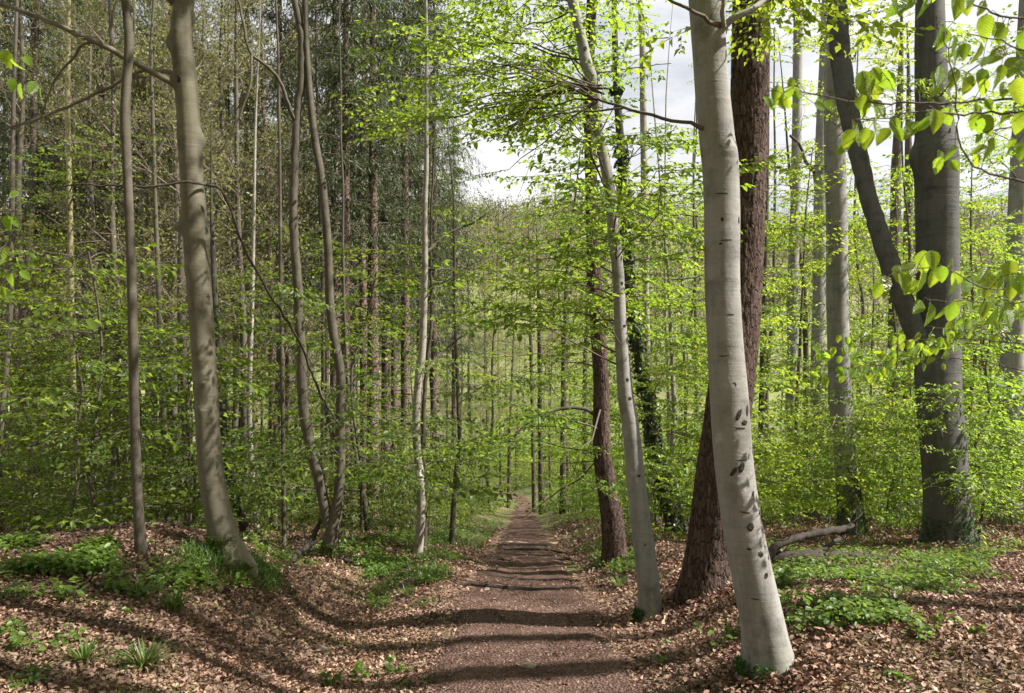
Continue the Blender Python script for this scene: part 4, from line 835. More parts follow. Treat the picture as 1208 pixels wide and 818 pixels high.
# each of the background trees is named by the landmark tree it stands next to in the view
MARK = {'L1': 'the stout knotty beech', 'L2': 'the slim dark wavy trunk', 'L12': 'the twin stemmed forked tree', 'L14': 'the pale waymarked stems', 'L3': 'the yellowish slender trunk', 'R1': 'the rough conifer by the path', 'R2': 'the slender curved beech',
        'R4': 'the silver grey beech', 'R8': 'the tall beech with mossy foot', 'R10': 'the massive dark beech', 'R11': 'the trunk at the right edge', 'L13': 'the brown spruce trunk'}
LEAD = {'PQ': 'unseen tree added behind the viewer', 'PBS': 'leafy young beech', 'PB': 'bright young beech', 'PBL': 'low leafy sapling', 'PBR': 'low bright sapling', 'PP': 'tall thin trunk', 'PPL': 'tall thin dark trunk', 'PS': 'drooping dark spruce', 'PN': 'bare twiggy budding tree', 'PO': 'tall unseen trunk'}
ORD = ['nearest', 'second', 'third', 'fourth', 'fifth', 'sixth', 'seventh', 'eighth', 'ninth', 'tenth', 'eleventh', 'twelfth', 'thirteenth', 'fourteenth', 'fifteenth', 'sixteenth', 'seventeenth', 'eighteenth', 'nineteenth', 'twentieth', 'twenty-first', 'twenty-second', 'twenty-third', 'twenty-fourth', 'twenty-fifth', 'twenty-sixth', 'twenty-seventh', 'twenty-eighth']
mu = {k: float(604 + F * T[k]['base'][0] / T[k]['base'][1]) for k in MARK}; buck = {}
for o, kd in BG:
    u = 604 + F * o.location.x / max(o.location.y, .5); k = min(mu, key=lambda q: abs(mu[q] - u)); buck.setdefault((kd, k, u > mu[k]), []).append((abs(u - mu[k]), o))
for (kd, k, rt), lst in buck.items():
    for q, (_, o) in enumerate(sorted(lst, key=lambda e: e[0])):
        o['label'] = '%s, %s one to the %s of %s' % (LEAD[kd], ORD[min(q, 27)], 'right' if rt else 'left', MARK[k])

# ------------------------------------------------------------------ the near young beech whose sprays hang in at the upper right
def near_leaf(seed):
    r = np.random.default_rng(seed); n, m = 9, 5; v = []
    cur = r.uniform(-.30, -.05); fo = r.uniform(.10, .28); tw = r.uniform(-.25, .25)
    for a in range(n):
        t = a / (n - 1); w = .34 * (math.sin(math.pi * t ** .82) ** .8) + .004
        for b in range(m):
            s = (b / (m - 1) - .5) * 2; wav = .018 * math.sin(t * 26 + abs(s) * 2) * abs(s)
            z = fo * abs(s) * w * 1.6 + cur * t * t + wav; y = s * w * (1 - .12 * fo) ; x = t - .06 * abs(s) * math.sin(math.pi * t)
            v.append([x, y * math.cos(tw * t) - z * math.sin(tw * t), z * math.cos(tw * t) + y * math.sin(tw * t)])
    f = [[a * m + b, a * m + b + 1, (a + 1) * m + b + 1, (a + 1) * m + b] for a in range(n - 1) for b in range(m - 1)]
    return make_mesh('leaf', [(np.array(v), np.array(f), 0)], [M['leaf_near']])
NL = [near_leaf(s) for s in range(7)]
def near_plant(label, base, stem, twigs, leaves, d0, stem_r=.014):
    g = Hs(base[0], base[1]); root = thing('young_beech', label, 'branch', (base[0], base[1], g)); B0 = np.array([base[0], base[1], g])
    c = smooth_path(np.array(stem), .1); v, f = tube(c, np.linspace(stem_r, stem_r * .4, len(c)), 10); link('stem', make_mesh('stem', [(v - B0, f, 0)], [M['thin']]), root)
    tw = []; two = []
    for tpts in twigs:
        p = np.array([px(u, v_, d) for u, v_, d in tpts]); k = int(np.argmin(np.linalg.norm(c - p[0], axis=1))); p = np.vstack([c[k], p]) if np.linalg.norm(c[k] - p[0]) < 1.5 else p
        q = smooth_path(p, .03); q[1:-1] += rng.normal(0, .0025, (len(q) - 2, 3)); tw.append(q); v, f = tube(q, np.linspace(.0042, .0013, len(q)), 6); two.append(link('twig', make_mesh('twig', [(v - B0, f, 0)], [M['twig']]), root))
    allp = np.vstack(tw); sv = []
    for (u, v_, s, d, ang) in leaves:
        ctr = px(u, v_, d); L = s * d / F * 1.1; down = np.array([math.sin(ang), rng.normal(0, .35), -math.cos(ang)]); down /= np.linalg.norm(down)
        bpos = ctr - down * L * .5; nrm = np.array([rng.normal(0, .6), -1, rng.normal(.5, .55)]); nrm -= down * nrm.dot(down); nrm /= np.linalg.norm(nrm); sd = np.cross(nrm, down)
        R = Matrix(((down[0], sd[0], nrm[0]), (down[1], sd[1], nrm[1]), (down[2], sd[2], nrm[2]))).to_4x4()
        o = link('leaf', NL[int(rng.integers(len(NL)))], two[int(np.argmin([np.min(np.linalg.norm(q - bpos, axis=1)) for q in tw]))]); o.matrix_basis = Matrix.Translation(Vector(bpos - B0)) @ R @ Matrix.Diagonal((L, L * U(.85, 1.1), L, 1))
        k = int(np.argmin(np.linalg.norm(allp - bpos, axis=1)))
        sv.append((allp[k], bpos))
    a = np.array([q[0] for q in sv]); b = np.array([q[1] for q in sv]); mid = (a + b) / 2 + np.array([0, 0, .012])
    pv, pf = prisms(np.vstack([a, mid]), np.vstack([mid, b]), .0012, .0009); link('leaf_stalks', make_mesh('leaf_stalks', [(pv - B0, pf, 0)], [M['twig']]), root)['kind'] = 'stuff'
    return root
lv1 = [(1062, 6, 38), (1089, 8, 26), (1128, 8, 30), (1141, 6, 26), (1109, 42, 30), (1125, 56, 26), (1163, 34, 32), (1150, 64, 26), (1176, 64, 28), (1193, 79, 30), (1031, 104, 42), (1020, 124, 28), (1038, 128, 26), (1107, 89, 28), (1125, 92, 26), (1137, 96, 26), (1160, 94, 24), (1176, 96, 24), (1201, 107, 34),
       (1102, 106, 20), (1150, 132, 22), (1163, 145, 26), (1156, 150, 20), (1089, 148, 26), (1104, 145, 28), (1070, 155, 26), (1058, 150, 22), (1043, 160, 24), (1023, 163, 26), (1010, 150, 24), (1001, 164, 24), (1120, 184, 28), (1110, 190, 24), (1167, 178, 22), (1154, 176, 18), (1191, 176, 20), (1201, 145, 26), (1204, 180, 20),
       (920, 116, 26), (941, 113, 18), (952, 117, 16), (977, 125, 18), (909, 118, 20), (930, 112, 20), (1183, 40, 24), (1206, 50, 26), (1048, 95, 30), (968, 121, 16)]
lv1 = [(u, v, s * .92) for u, v, s in lv1] + [(u + U(-16, 16), v + U(-12, 12), s * U(.6, .85)) for u, v, s in lv1]
leaves = [(u + U(-2, 2), v + U(-2, 2), s, 2.05 + U(-.12, .12), rng.normal(-.1, .45)) for u, v, s in lv1]
stem1 = [[1.62, 2.02, Hs(1.62, 2.02) - .05], [1.60, 2.05, .7], [1.66, 2.0, 1.5], [1.62, 2.06, 2.3], [1.66, 2.02, 3.2]]
near_plant('leafy branch with large bright beech leaves hanging in at the upper right', (1.62, 2.02), stem1,
           [[(1230, 118, 2.05), (1170, 118, 2.05), (1110, 122, 2.05), (1050, 122, 2.05), (1000, 121, 2.05), (960, 110, 2.05), (905, 108, 2.0)], [(1225, 214, 2.0), (1180, 207, 2.0), (1150, 196, 2.03), (1135, 175, 2.05), (1130, 150, 2.06), (1127, 100, 2.05), (1118, 60, 2.05), (1105, 20, 2.05)],
            [(1230, 20, 2.1), (1180, 18, 2.1), (1120, -8, 2.05), (1060, -12, 2.05)], [(1140, 133, 2.05), (1090, 132, 2.0), (1040, 140, 2.0), (1005, 142, 2.0)], [(1230, 140, 2.05), (1190, 150, 2.05), (1150, 160, 2.05)], [(1220, 60, 2.05), (1180, 48, 2.05), (1140, 40, 2.05)]], leaves, 2.05)
lv2 = [(1060, 322, 18), (1078, 340, 20), (1112, 322, 18), (1130, 328, 18), (1150, 332, 20), (1180, 330, 20), (1195, 345, 20), (1160, 366, 18), (1085, 362, 18), (1192, 378, 20), (1042, 339, 26), (1036, 345, 18), (1066, 334, 26), (1084, 332, 28), (1089, 311, 26), (1099, 309, 22), (1102, 327, 26), (1118, 311, 15), (1125, 339, 20), (1139, 340, 20), (1159, 324, 22), (1163, 337, 26), (1192, 319, 22), (1201, 332, 24), (1097, 370, 26), (1121, 370, 20), (1173, 372, 26), (1182, 368, 22), (1202, 370, 26), (1075, 322, 22), (1110, 372, 16)]
leaves = [(u + U(-2, 2), v + U(-2, 2), s * 1.05, 2.45 + U(-.1, .1), rng.normal(-.1, .4)) for u, v, s in lv2]
for q in range(150):
    u = U(960, 1208); v = 410 + 22 * math.sin(u * .02) + rng.normal(0, 15) - (10 if u > 1120 else 0); leaves.append((u, v, U(9, 13), U(3.7, 4.2), rng.normal(0, .6)))
stem2 = [[2.35, 2.9, Hs(2.35, 2.9) - .05], [2.3, 2.95, .6], [2.36, 2.9, 1.2], [2.3, 2.95, 1.7], [2.34, 2.93, 2.2]]
near_plant('leafy spray with bright leaves in front of the massive dark beech', (2.35, 2.9), stem2,
           [[(1240, 345, 2.5), (1200, 344, 2.48), (1160, 338, 2.45), (1115, 318, 2.45), (1080, 316, 2.45), (1045, 328, 2.45)], [(1240, 350, 2.5), (1190, 360, 2.48), (1150, 356, 2.45), (1095, 354, 2.45)], [(1250, 420, 3.2), (1200, 405, 3.7), (1120, 400, 3.95), (1040, 405, 4), (975, 415, 4)], [(1230, 440, 3.4), (1150, 425, 3.8), (1080, 425, 4), (1000, 435, 4.0)], [(1230, 410, 3.4), (1170, 395, 3.9), (1090, 385, 4.0)]], leaves, 2.45, .016)
leaves = [(8, 70, 20), (20, 78, 18), (33, 72, 14), (14, 100, 16), (24, 108, 18), (38, 104, 16), (48, 112, 16), (10, 264, 18), (18, 262, 14), (6, 300, 18), (22, 312, 18), (12, 330, 16), (30, 325, 14), (4, 345, 14), (16, 230, 12)]
leaves = [(u, v, s, 2.6 + U(-.1, .1), rng.normal(0, .5)) for u, v, s in leaves]
near_plant('sprigs of bright leaves poking in at the left edge', (-2.2, 2.6), [[-2.2, 2.6, Hs(-2.2, 2.6) - .05], [-2.15, 2.62, .8], [-2.2, 2.6, 1.7], [-2.15, 2.6, 2.6]], [[(-40, 60, 2.6), (0, 62, 2.6), (45, 98, 2.6)], [(-40, 255, 2.6), (-5, 250, 2.6), (18, 250, 2.6)], [(-40, 290, 2.6), (0, 295, 2.6), (28, 310, 2.6)]], leaves, 2.6, .012)

# ------------------------------------------------------------------ fallen wood, stone, grass tufts, seedlings
def wood(name, label, cat, pts, m='deadwood', sides=10, twigs=0, group=None):
    """pts: world points with radius"""
    c = smooth_path(np.array(pts), .05); base = np.array([c[0][0], c[0][1], Hs(c[0][0], c[0][1])]); n = len(c); c[1:-1, :3] += rng.normal(0, .003, (n - 2, 3))
    ph = rng.uniform(0, 6, 3); v, f = tube(c[:, :3], c[:, 3], sides, lambda c_, rr, th: rr * (1 + .12 * np.sin(2 * th[None] + np.arange(len(rr))[:, None] * .25 + ph[0]) + .08 * np.sin(np.arange(len(rr))[:, None] * .9 + ph[1])))
    e = len(v); parts = [(v, f, 0)]
    caps = [[0, q + 1, q] for q in range(1, sides - 1)] + [[e - sides, e - sides + q, e - sides + q + 1] for q in range(1, sides - 1)]
    parts.append((v, np.array(caps), 0))
    if twigs:
        a = []; b = []
        for k in range(twigs):
            q = int(U(.1, .95) * (n - 1)); d = rng.normal(0, 1, 3); d[2] = abs(d[2]) * .8; d /= np.linalg.norm(d); L = U(.1, .4); p0 = c[q, :3]; p1 = p0 + d * L * .5; p2 = p1 + (d + rng.normal(0, .4, 3)) * L * .5; a += [p0, p1]; b += [p1, p2]
        tv, tf = prisms(np.array(a), np.array(b), .006, .003); parts.append((tv, tf, 0))
    o = link(name, make_mesh(name, [(v_ - base, f_, m_) for v_, f_, m_ in parts], [M[m]]), None, tuple(base)); tag(o, label, cat, group); return o
def pw(u, v, d, r): return list(px(u, v, d)) + [r]
g = lambda x, y, dz=0.: [x, y, Hs(x, y) + dz]
def gp(u, v, r, dz=.01):
    d = hit(u, v); p = px(u, v, d); return [p[0], p[1], Hs(p[0], p[1]) + dz, r]
FD = hit(935, 668)
wood('fallen_branch', 'dark dead branch arching over the log beside the mossy foot of the tall beech', 'branch', [pw(899, 672, FD - .1, .03), pw(906, 655, FD, .036), pw(920, 643, FD, .036), pw(940, 635, FD + .1, .034), pw(965, 629, FD + .3, .031), pw(990, 625, FD + .5, .028), pw(1006, 620, FD + .7, .02)], twigs=6)
wood('fallen_log', 'dark fallen log lying behind the silver beech among green ground plants', 'log', [gp(892, 668, .045, .03), gp(925, 667, .055, .05), gp(960, 665, .055, .05), gp(1000, 664, .05, .05), gp(1045, 664, .035, .03)], twigs=10)
wood('fallen_branch', 'mossy dead branch leaning up from the log to the tall beech', 'branch', [pw(930, 668, FD, .03), pw(950, 657, FD + .2, .028), pw(972, 647, FD + .5, .024), pw(990, 636, FD + .9, .02)], twigs=3)
wood('dead_root', 'dark gnarled dead roots left of the forked tree', 'root', [gp(335, 678, .02, .0), gp(350, 668, .035, .12), gp(366, 660, .035, .2), (lambda q: [q[0], q[1], q[2] + .45, .02])(gp(378, 655, .03, .0))], twigs=14)
wood('dead_root', 'low dark root running right from the forked tree foot', 'root', [gp(396, 662, .03, .02), gp(415, 667, .03, .03), gp(440, 672, .022, .0)], twigs=3)
for u0, v0, u1, v1, r, lab in [(308, 695, 336, 713, .009, 'pale straight stick lying across the mound slope'), (343, 720, 358, 733, .009, 'short pale stick low on the hollow slope'), (318, 797, 362, 795, .006, 'thin dark stick at the bottom of the hollow'), (905, 740, 935, 728, .006, 'thin twig on leaves right of the silver beech foot'), (1010, 795, 1060, 786, .006, 'thin twig on the sunny leaves at the lower right'), (60, 745, 100, 760, .007, 'thin brown stick on the left leaf bank'), (700, 690, 722, 702, .007, 'thin stick on the bank below the rough barked conifer')]:
    wood('stick', lab, 'stick', [gp(u0, v0, r, .02), gp((u0 + u1) / 2 + 1, (v0 + v1) / 2, r, .025), gp(u1, v1, r * .7, .02)], 'wood_cut' if 'pale' in lab else 'deadwood', 6)
# water bars: half buried roots crossing the path
for y, a, b, lab in [(8.15, -.75, .5, 'thin root crossing the path just below the hollow'), (9.3, -.6, .62, 'root ridge crossing the path beside the slender beech'), (11.6, -.6, .75, 'root step across the path before the bend'), (13.6, -.6, .8, 'second root step across the path'), (16.8, -.7, .8, 'pale root step across the path farther down')]:
    pts = [[float(xc(y)) + q, y + .06 * math.sin(q * 3 + y), Hs(float(xc(y)) + q, y) + .030 + .012 * math.sin(q * 5 + y * 2), .022 + .006 * math.sin(7 * q + y)] for q in np.linspace(a, b, 7)]
    pts[0][2] -= .04; pts[-1][2] -= .04; wood('root', lab, 'root', pts, 'deadwood' if y != 16.8 else 'wood_cut', 8)
def stone(label, u, v, s, sq):
    d = hit(u, v); p = px(u, v, d); z = Hs(p[0], p[1]); k = 14; n = 9; vv = []
    ph = rng.uniform(0, 6, 6)
    for a in range(n):
        t = math.pi * a / (n - 1)
        for b in range(k):
            f_ = 2 * math.pi * b / k; r = 1 + .22 * math.sin(2 * f_ + ph[0]) + .14 * math.sin(3 * f_ + 2 * t + ph[1]) + .1 * math.cos(4 * t + ph[2])
            vv.append([math.sin(t) * math.cos(f_) * s * r * 1.3, math.sin(t) * math.sin(f_) * s * r, math.cos(t) * s * sq * r])
    ff = [[a * k + b, a * k + (b + 1) % k, (a + 1) * k + (b + 1) % k, (a + 1) * k + b] for a in range(n - 1) for b in range(k)]
    o = link('stone', make_mesh('stone', [(np.array(vv), np.array(ff)[:, ::-1], 0)], [M['stone']]), None, (p[0], p[1], z + .03)); o.rotation_euler = (.1, -.2, .5); tag(o, label, 'stone')
stone('flat pale stone half sunk in the middle of the path', 622, 792, .04, .25); stone('small rounded stone at the bottom of the hollow', 380, 772, .035, .6); stone('small stone at the left edge of the path', 573, 700, .03, .6)

def tuft(label, u, v, n, h, spread, dry=.0, cat='grass'):
    d = hit(u, v); p = px(u, v, d); base = np.array([p[0], p[1], Hs(p[0], p[1])]); root = thing('grass_tuft', label, cat, tuple(base))
    def blades(n, h, m, nm):
        V = []; Fc = []
        for q in range(n):
            a = U(0, 6.28); l = h * U(.6, 1.15); ln = U(.25, 1.0) * spread; wd = U(.004, .0075); p0 = np.array([math.cos(a), math.sin(a), 0]) * U(0, .05); sd = np.array([-math.sin(a), math.cos(a), 0]); o = len(V); k = 5
            for e in range(k):
                t = e / (k - 1); c = p0 + np.array([math.cos(a) * ln * l * t ** 1.3, math.sin(a) * ln * l * t ** 1.3, l * (t - .55 * ln * t * t)]); w = wd * (1 - t ** 2) + .0006; V += [c - sd * w, c + sd * w]
            for e in range(k - 1): Fc.append([o + 2 * e, o + 2 * e + 1, o + 2 * e + 3, o + 2 * e + 2])
        link(nm, make_mesh(nm, [(np.array(V), np.array(Fc), 0)], [M[m]]), root)
    blades(n, h, 'grass', 'blades')
    if dry: blades(int(n * dry), h * .8, 'grass_dry', 'dry_blades')
tuft('large spiky green grass tuft with dry straw at its foot on the left bank', 170, 790, 120, .17, 1.2, .9)
tuft('smaller green grass tuft left of the large spiky one', 100, 782, 60, .14, 1.0, .2)
tuft('dark grass tuft below the stout beech', 205, 722, 70, .17, .9, .2); tuft('thin grass tuft on the mound under the slim dark trunk', 165, 705, 50, .14, 1.0)
tuft('grass tuft at the right lip of the hollow', 480, 705, 60, .15, 1.0, .3); tuft('low dark grass tuft on the mound crest', 213, 700, 50, .13, 1.0, .2)
tuft('grass clump on the verge below the pale twin stems', 500, 690, 70, .18, 1.0); tuft('grass tuft at the foot of the rough barked conifer', 730, 695, 60, .17, 1.0, .3)

def seedling(label, u, v, n, s, h, group=None, mk='leaf_low'):
    d = hit(u, v); p = px(u, v, d); base = np.array([p[0], p[1], Hs(p[0], p[1])]); root = thing('seedling', label, 'plant', tuple(base), group); A = []; B = []; pos = []; dr = []
    for q in range(max(1, n // 5)):
        p0 = np.array([rng.normal(0, .05), rng.normal(0, .04), -.01]); p1 = p0 + np.array([rng.normal(0, .03), rng.normal(0, .03), h * U(.5, 1.1)]); A.append(p0); B.append(p1)
        for w in range(5):
            t = U(.35, 1.0); a = U(0, 6.28); pos.append(p0 * (1 - t) + p1 * t); dr.append([math.cos(a), math.sin(a), U(-.4, .3)])
    m = len(pos); lv, lf = leaf_batch(np.array(pos), np.array(dr), np.array([0, -.3, 1.]) + rng.normal(0, .4, (m, 3)), s * rng.uniform(.7, 1.2, m), .7, True, .15, rng.normal(-.15, .1, m))
    link('leaves', make_mesh('leaves', [(lv, lf, 0)], [M[mk]], smooth=False), root)
    for q in range(len(A)):
        tv, tf = prisms(np.array(A[q:q + 1]), np.array(B[q:q + 1]), .0025, .0015); link('stem', make_mesh('stem', [(tv, tf, 0)], [M['twig']]), root)
for u, v, n, s, h, lab in [(862, 765, 30, .05, .22, 'bright beech seedling just left of the silver beech foot'), (848, 748, 14, .04, .14, 'small seedling above and left of the silver beech foot'), (778, 790, 14, .035, .1, 'tiny seedling at the right edge of the path'), (793, 768, 12, .03, .1, 'little seedling on the bank right of the path'),
                           (958, 752, 40, .05, .22, 'tall bright seedling cluster right of the silver beech foot'), (946, 712, 14, .05, .2, 'pale seedling behind the silver beech foot'), (995, 738, 34, .045, .14, 'bright low seedling on sunny leaves at the right'), (1020, 745, 30, .045, .15, 'seedling clump second right of the silver beech'), (1085, 752, 40, .045, .13, 'wide low seedling clump at the lower right'), (1133, 748, 14, .045, .12, 'single seedling near the right green patch'),
                           (935, 765, 14, .035, .1, 'tiny seedling right beside the silver beech foot'), (425, 805, 40, .045, .14, 'bright leafy seedling at the bottom edge of the hollow'), (465, 800, 36, .04, .18, 'upright seedling at the bottom left of the path'), (385, 812, 30, .045, .10, 'dark green low plant at the bottom edge'), (480, 812, 24, .04, .10, 'small plant at the bottom path edge'),
                           (66, 762, 26, .045, .11, 'yellow green seedling on the left bank'), (30, 772, 36, .045, .13, 'leafy seedling clump at the lower left'), (12, 755, 30, .045, .12, 'seedling clump at the left edge'), (20, 745, 26, .04, .12, 'dark low plant at the left edge'), (30, 812, 34, .045, .12, 'seedling in the bottom left corner'), (45, 800, 20, .04, .1, 'pale seedling near the bottom left corner'),
                           (160, 712, 26, .04, .14, 'seedling on the mound below the slim dark trunk'), (140, 685, 26, .04, .16, 'small plant at the foot of the slim dark trunk'), (130, 728, 12, .035, .08, 'tiny yellow seedling on the left bank leaves'), (1045, 808, 16, .045, .07, 'small green plant on sunny leaves at the bottom right'), (920, 695, 30, .045, .16, 'seedling clump behind the silver beech'), (505, 670, 40, .045, .2, 'leafy plant on the left verge below the twin stems')]:
    seedling(lab, u, v, n, s, h)

# ------------------------------------------------------------------ ground cover masses
def zone(u0, u1, v0, v1, n):
    """random points on the ground seen inside a region of the view"""
    out = []
    for q in range(n):
        u = U(u0, u1); v = U(v0, v1); d = hit_fast(u, v)
        if d: out.append(((u - 604) * d / F, d))
    return np.array(out)
_dd = np.concatenate([np.arange(2.2, 16, .06), np.arange(16, 60, .3)])
def hit_fast(u, v):
    x = (u - 604) * _dd / F; z = EYE - (v - 409) * _dd / F; g_ = H(x, _dd); i_ = np.argmax(z <= g_)
    return float(_dd[i_]) if z[i_] <= g_[i_] else None
def patchy(x, y, k=1.0, seed=0): return np.sin(1.7 * k * x + seed) * np.sin(1.3 * k * y + 1.3 * seed) + .6 * np.sin(3.1 * k * x - 2.2 * k * y + seed) + .35 * np.sin(6.3 * k * x + 5 * k * y)
def herbs(name, label, pts, leaf, hmax, per, m):
    n = len(pts); z = H(pts[:, 0], pts[:, 1]); base = np.column_stack([pts, z]); pos = np.repeat(base, per, 0); N = len(pos)
    hh = np.repeat(rng.uniform(.4, 1.0, n) * hmax, per) * rng.uniform(.4, 1.0, N); a = rng.uniform(0, 6.28, N); rad = rng.uniform(.0, .06, N)
    pos = pos + np.column_stack([np.cos(a) * rad, np.sin(a) * rad, hh]); dr = np.column_stack([np.cos(a), np.sin(a), rng.normal(-.1, .35, N)])
    lv, lf = leaf_batch(pos, dr, np.array([0, 0, 1.]) + rng.normal(0, .4, (N, 3)), leaf * rng.uniform(.6, 1.25, N), .6, False, .12)
    a0 = base - np.array([0, 0, .02]); b0 = base + np.column_stack([rng.normal(0, .015, (n, 2)), np.full(n, hmax * .6)]); tv, tf = prisms(a0, b0, .0018, .001)
    o = link(name, make_mesh(name, [(lv, lf, 0), (tv, tf, 1)], [M[m], M['twig']], smooth=False)); tag(o, label, kind='stuff')
def sel(p, f): return p[f(p[:, 0], p[:, 1])]
pr = zone(915, 1215, 655, 745, 2000); pr = sel(pr, lambda x, y: patchy(x, y, 1.6, 1) > .05)
pr2 = zone(885, 1215, 640, 690, 1100); pr2 = sel(pr2, lambda x, y: patchy(x, y, 2.1, 2) > -.3)
herbs('ground_cover', 'low green herbs carpeting the ground right of the silver beech', np.vstack([pr, pr2]), .045, .11, 6, 'leaf_low')
pl = np.vstack([sel(zone(-10, 130, 640, 682, 900), lambda x, y: patchy(x, y, 2.0, 1) > -.2), sel(zone(0, 330, 645, 715, 900), lambda x, y: patchy(x, y, 2.6, 3) > .75), sel(zone(300, 480, 645, 672, 600), lambda x, y: patchy(x, y, 2.0, 6) > -.2)])
herbs('ground_cover', 'green herbs along the crest of the left mound', pl, .055, .13, 6, 'leaf_low')
pv = np.vstack([sel(zone(430, 600, 622, 720, 2600), lambda x, y: patchy(x, y, 2.3, 5) > .25), sel(zone(470, 602, 612, 645, 1500), lambda x, y: patchy(x, y, 1.8, 7) > -.3), sel(zone(655, 760, 612, 680, 900), lambda x, y: patchy(x, y, 1.2, 2) > -.3)])
pv = sel(pv, lambda x, y: np.abs(x - xc(y)) > .85)
herbs('ground_cover', 'green plants on the verges on both sides of the footpath', pv, .05, .12, 6, 'leaf_low')
def grass_mass(name, label, pts, h):
    n = len(pts); a = rng.uniform(0, 6.28, n); l = h * rng.uniform(.5, 1.2, n); b0 = np.column_stack([pts, H(pts[:, 0], pts[:, 1])]); sd = np.column_stack([-np.sin(a), np.cos(a), np.zeros(n)]) * .004
    mid = b0 + np.column_stack([np.cos(a) * l * .2, np.sin(a) * l * .2, l * .65]); tip = b0 + np.column_stack([np.cos(a) * l * .6, np.sin(a) * l * .6, l * .95])
    v = np.stack([b0 - sd, b0 + sd, mid - sd * .8, mid + sd * .8, tip], 1).reshape(-1, 3); o = np.arange(n)[:, None, None] * 5; q = (o + np.array([[0, 1, 3], [0, 3, 2], [2, 3, 4]])[None]).reshape(-1, 3)
    tag(link(name, make_mesh(name, [(v, q, 0)], [M['grass']])), label, kind='stuff')
gpz = np.vstack([zone(500, 600, 614, 645, 600), sel(zone(440, 580, 645, 720, 500), lambda x, y: patchy(x, y, 2.3, 5) > .3), sel(zone(225, 330, 655, 695, 500), lambda x, y: patchy(x, y, 2.5, 4) > .4)]); gpz = np.repeat(gpz, 9, 0) + rng.normal(0, .07, (len(gpz) * 9, 2)); gpz = sel(gpz, lambda x, y: np.abs(x - xc(y)) > .8)
grass_mass('grass', 'grass along the left verge of the footpath and hollow', gpz, .13)
# waist-high leafy undergrowth between the trunks
def undergrowth(name, label, u0, u1, d0, d1, n, lod, m, hz, sca, window=True):
    d = d0 + (d1 - d0) * rng.random(n * 2) ** 1.3; u = rng.uniform(u0, u1, n * 2); x = (u - 604) * d / F
    k = (np.abs(x - xc(d)) > 1.55) & (patchy(x, d, .35, 4) > -.55); x, d = x[k][:n], d[k][:n]; c = len(x); z = H(x, d) + rng.uniform(.12, hz, c) * rng.random(c) ** .6 + .08
    pos = np.column_stack([x, d, z]); kk = keep(pos) if window else np.ones(len(pos), bool); pos = pos[kk]; c = len(pos)
    parts = place_sprays(lod, pos, rng.uniform(0, 6.28, c), rng.normal(.05, .12, c), rng.normal(0, .14, c), rng.uniform(*sca, c))
    st = pos + rng.normal(0, .1, (c, 3)); st[:, 2] = H(st[:, 0], st[:, 1]) - .02; tv, tf = prisms(st, pos, .006, .003); parts.append((tv, tf, 1))
    tag(link(name, make_mesh(name, parts, [M[m], M['twig']], smooth=False)), label, kind='stuff')
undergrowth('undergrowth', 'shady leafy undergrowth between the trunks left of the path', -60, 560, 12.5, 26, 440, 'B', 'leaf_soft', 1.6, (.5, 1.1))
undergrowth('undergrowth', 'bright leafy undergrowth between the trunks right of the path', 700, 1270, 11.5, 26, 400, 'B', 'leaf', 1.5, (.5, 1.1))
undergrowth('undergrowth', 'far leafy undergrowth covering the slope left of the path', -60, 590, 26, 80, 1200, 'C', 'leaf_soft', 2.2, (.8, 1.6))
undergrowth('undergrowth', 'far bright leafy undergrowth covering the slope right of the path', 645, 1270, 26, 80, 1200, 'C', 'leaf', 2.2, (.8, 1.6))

undergrowth('undergrowth', 'leafy growth closing the view beyond the far end of the path', 560, 680, 65, 112, 520, 'C', 'leaf', 3.4, (1.0, 2.0), False)
# ------------------------------------------------------------------ leaf litter
def litter(name, label, x, y, size, m, hexa, lift=.012, flat=.5):
    n = len(x); z = H(x, y); e = .03; nx = -(H(x + e, y) - z) / e; ny = -(H(x, y + e) - z) / e
    a = rng.uniform(0, 6.28, n); nr = np.column_stack([nx, ny, np.ones(n)]) + rng.normal(0, flat, (n, 3)); dr = np.column_stack([np.cos(a), np.sin(a), rng.normal(0, .25, n)])
    pos = np.column_stack([x, y, z + rng.uniform(.0, lift, n) + size * .12]) - dr * (size * .5)[:, None] * .9
    lv, lf = leaf_batch(pos, dr, nr, size, .58, hexa, .14, rng.normal(.05, .28, n)); tag(link(name, make_mesh(name, [(lv, lf, 0)], [M[m]], smooth=False)), label, kind='stuff')
def scatter_xy(x0, x1, y0, y1, dens):
    n = int((x1 - x0) * (y1 - y0) * dens); return rng.uniform(x0, x1, n), rng.uniform(y0, y1, n)
def visible(x, y, m=40):
    u, v = proj(np.column_stack([x, y, H(x, y)])); return (u > -m) & (u < 1208 + m) & (v < 818 + m) & (y > 1)
x, y = scatter_xy(-5.2, 5.2, 2.6, 7.2, 4200); k = visible(x, y) & (np.abs(x - xc(y)) > .55 + .28 * rng.random(len(x))); litter('leaf_litter', 'dry brown beech leaves covering the near banks', x[k], y[k], rng.uniform(.016, .042, k.sum()), 'litter', False, .03, .75)
x, y = scatter_xy(-9, 9, 7.2, 13.5, 1100); k = visible(x, y) & (np.abs(x - xc(y)) > .6 + .25 * rng.random(len(x))); litter('leaf_litter', 'dry brown beech leaves on the banks farther along the path', x[k], y[k], rng.uniform(.025, .052, k.sum()), 'litter', False, .03, .7)
x, y = scatter_xy(-12, 12, 13.5, 26, 110); k = visible(x, y) & (np.abs(x - xc(y)) > .65 + .3 * rng.random(len(x))); litter('leaf_litter', 'brown leaves on the far forest floor beside the path', x[k], y[k], rng.uniform(.06, .11, k.sum()), 'litter', False, .03)
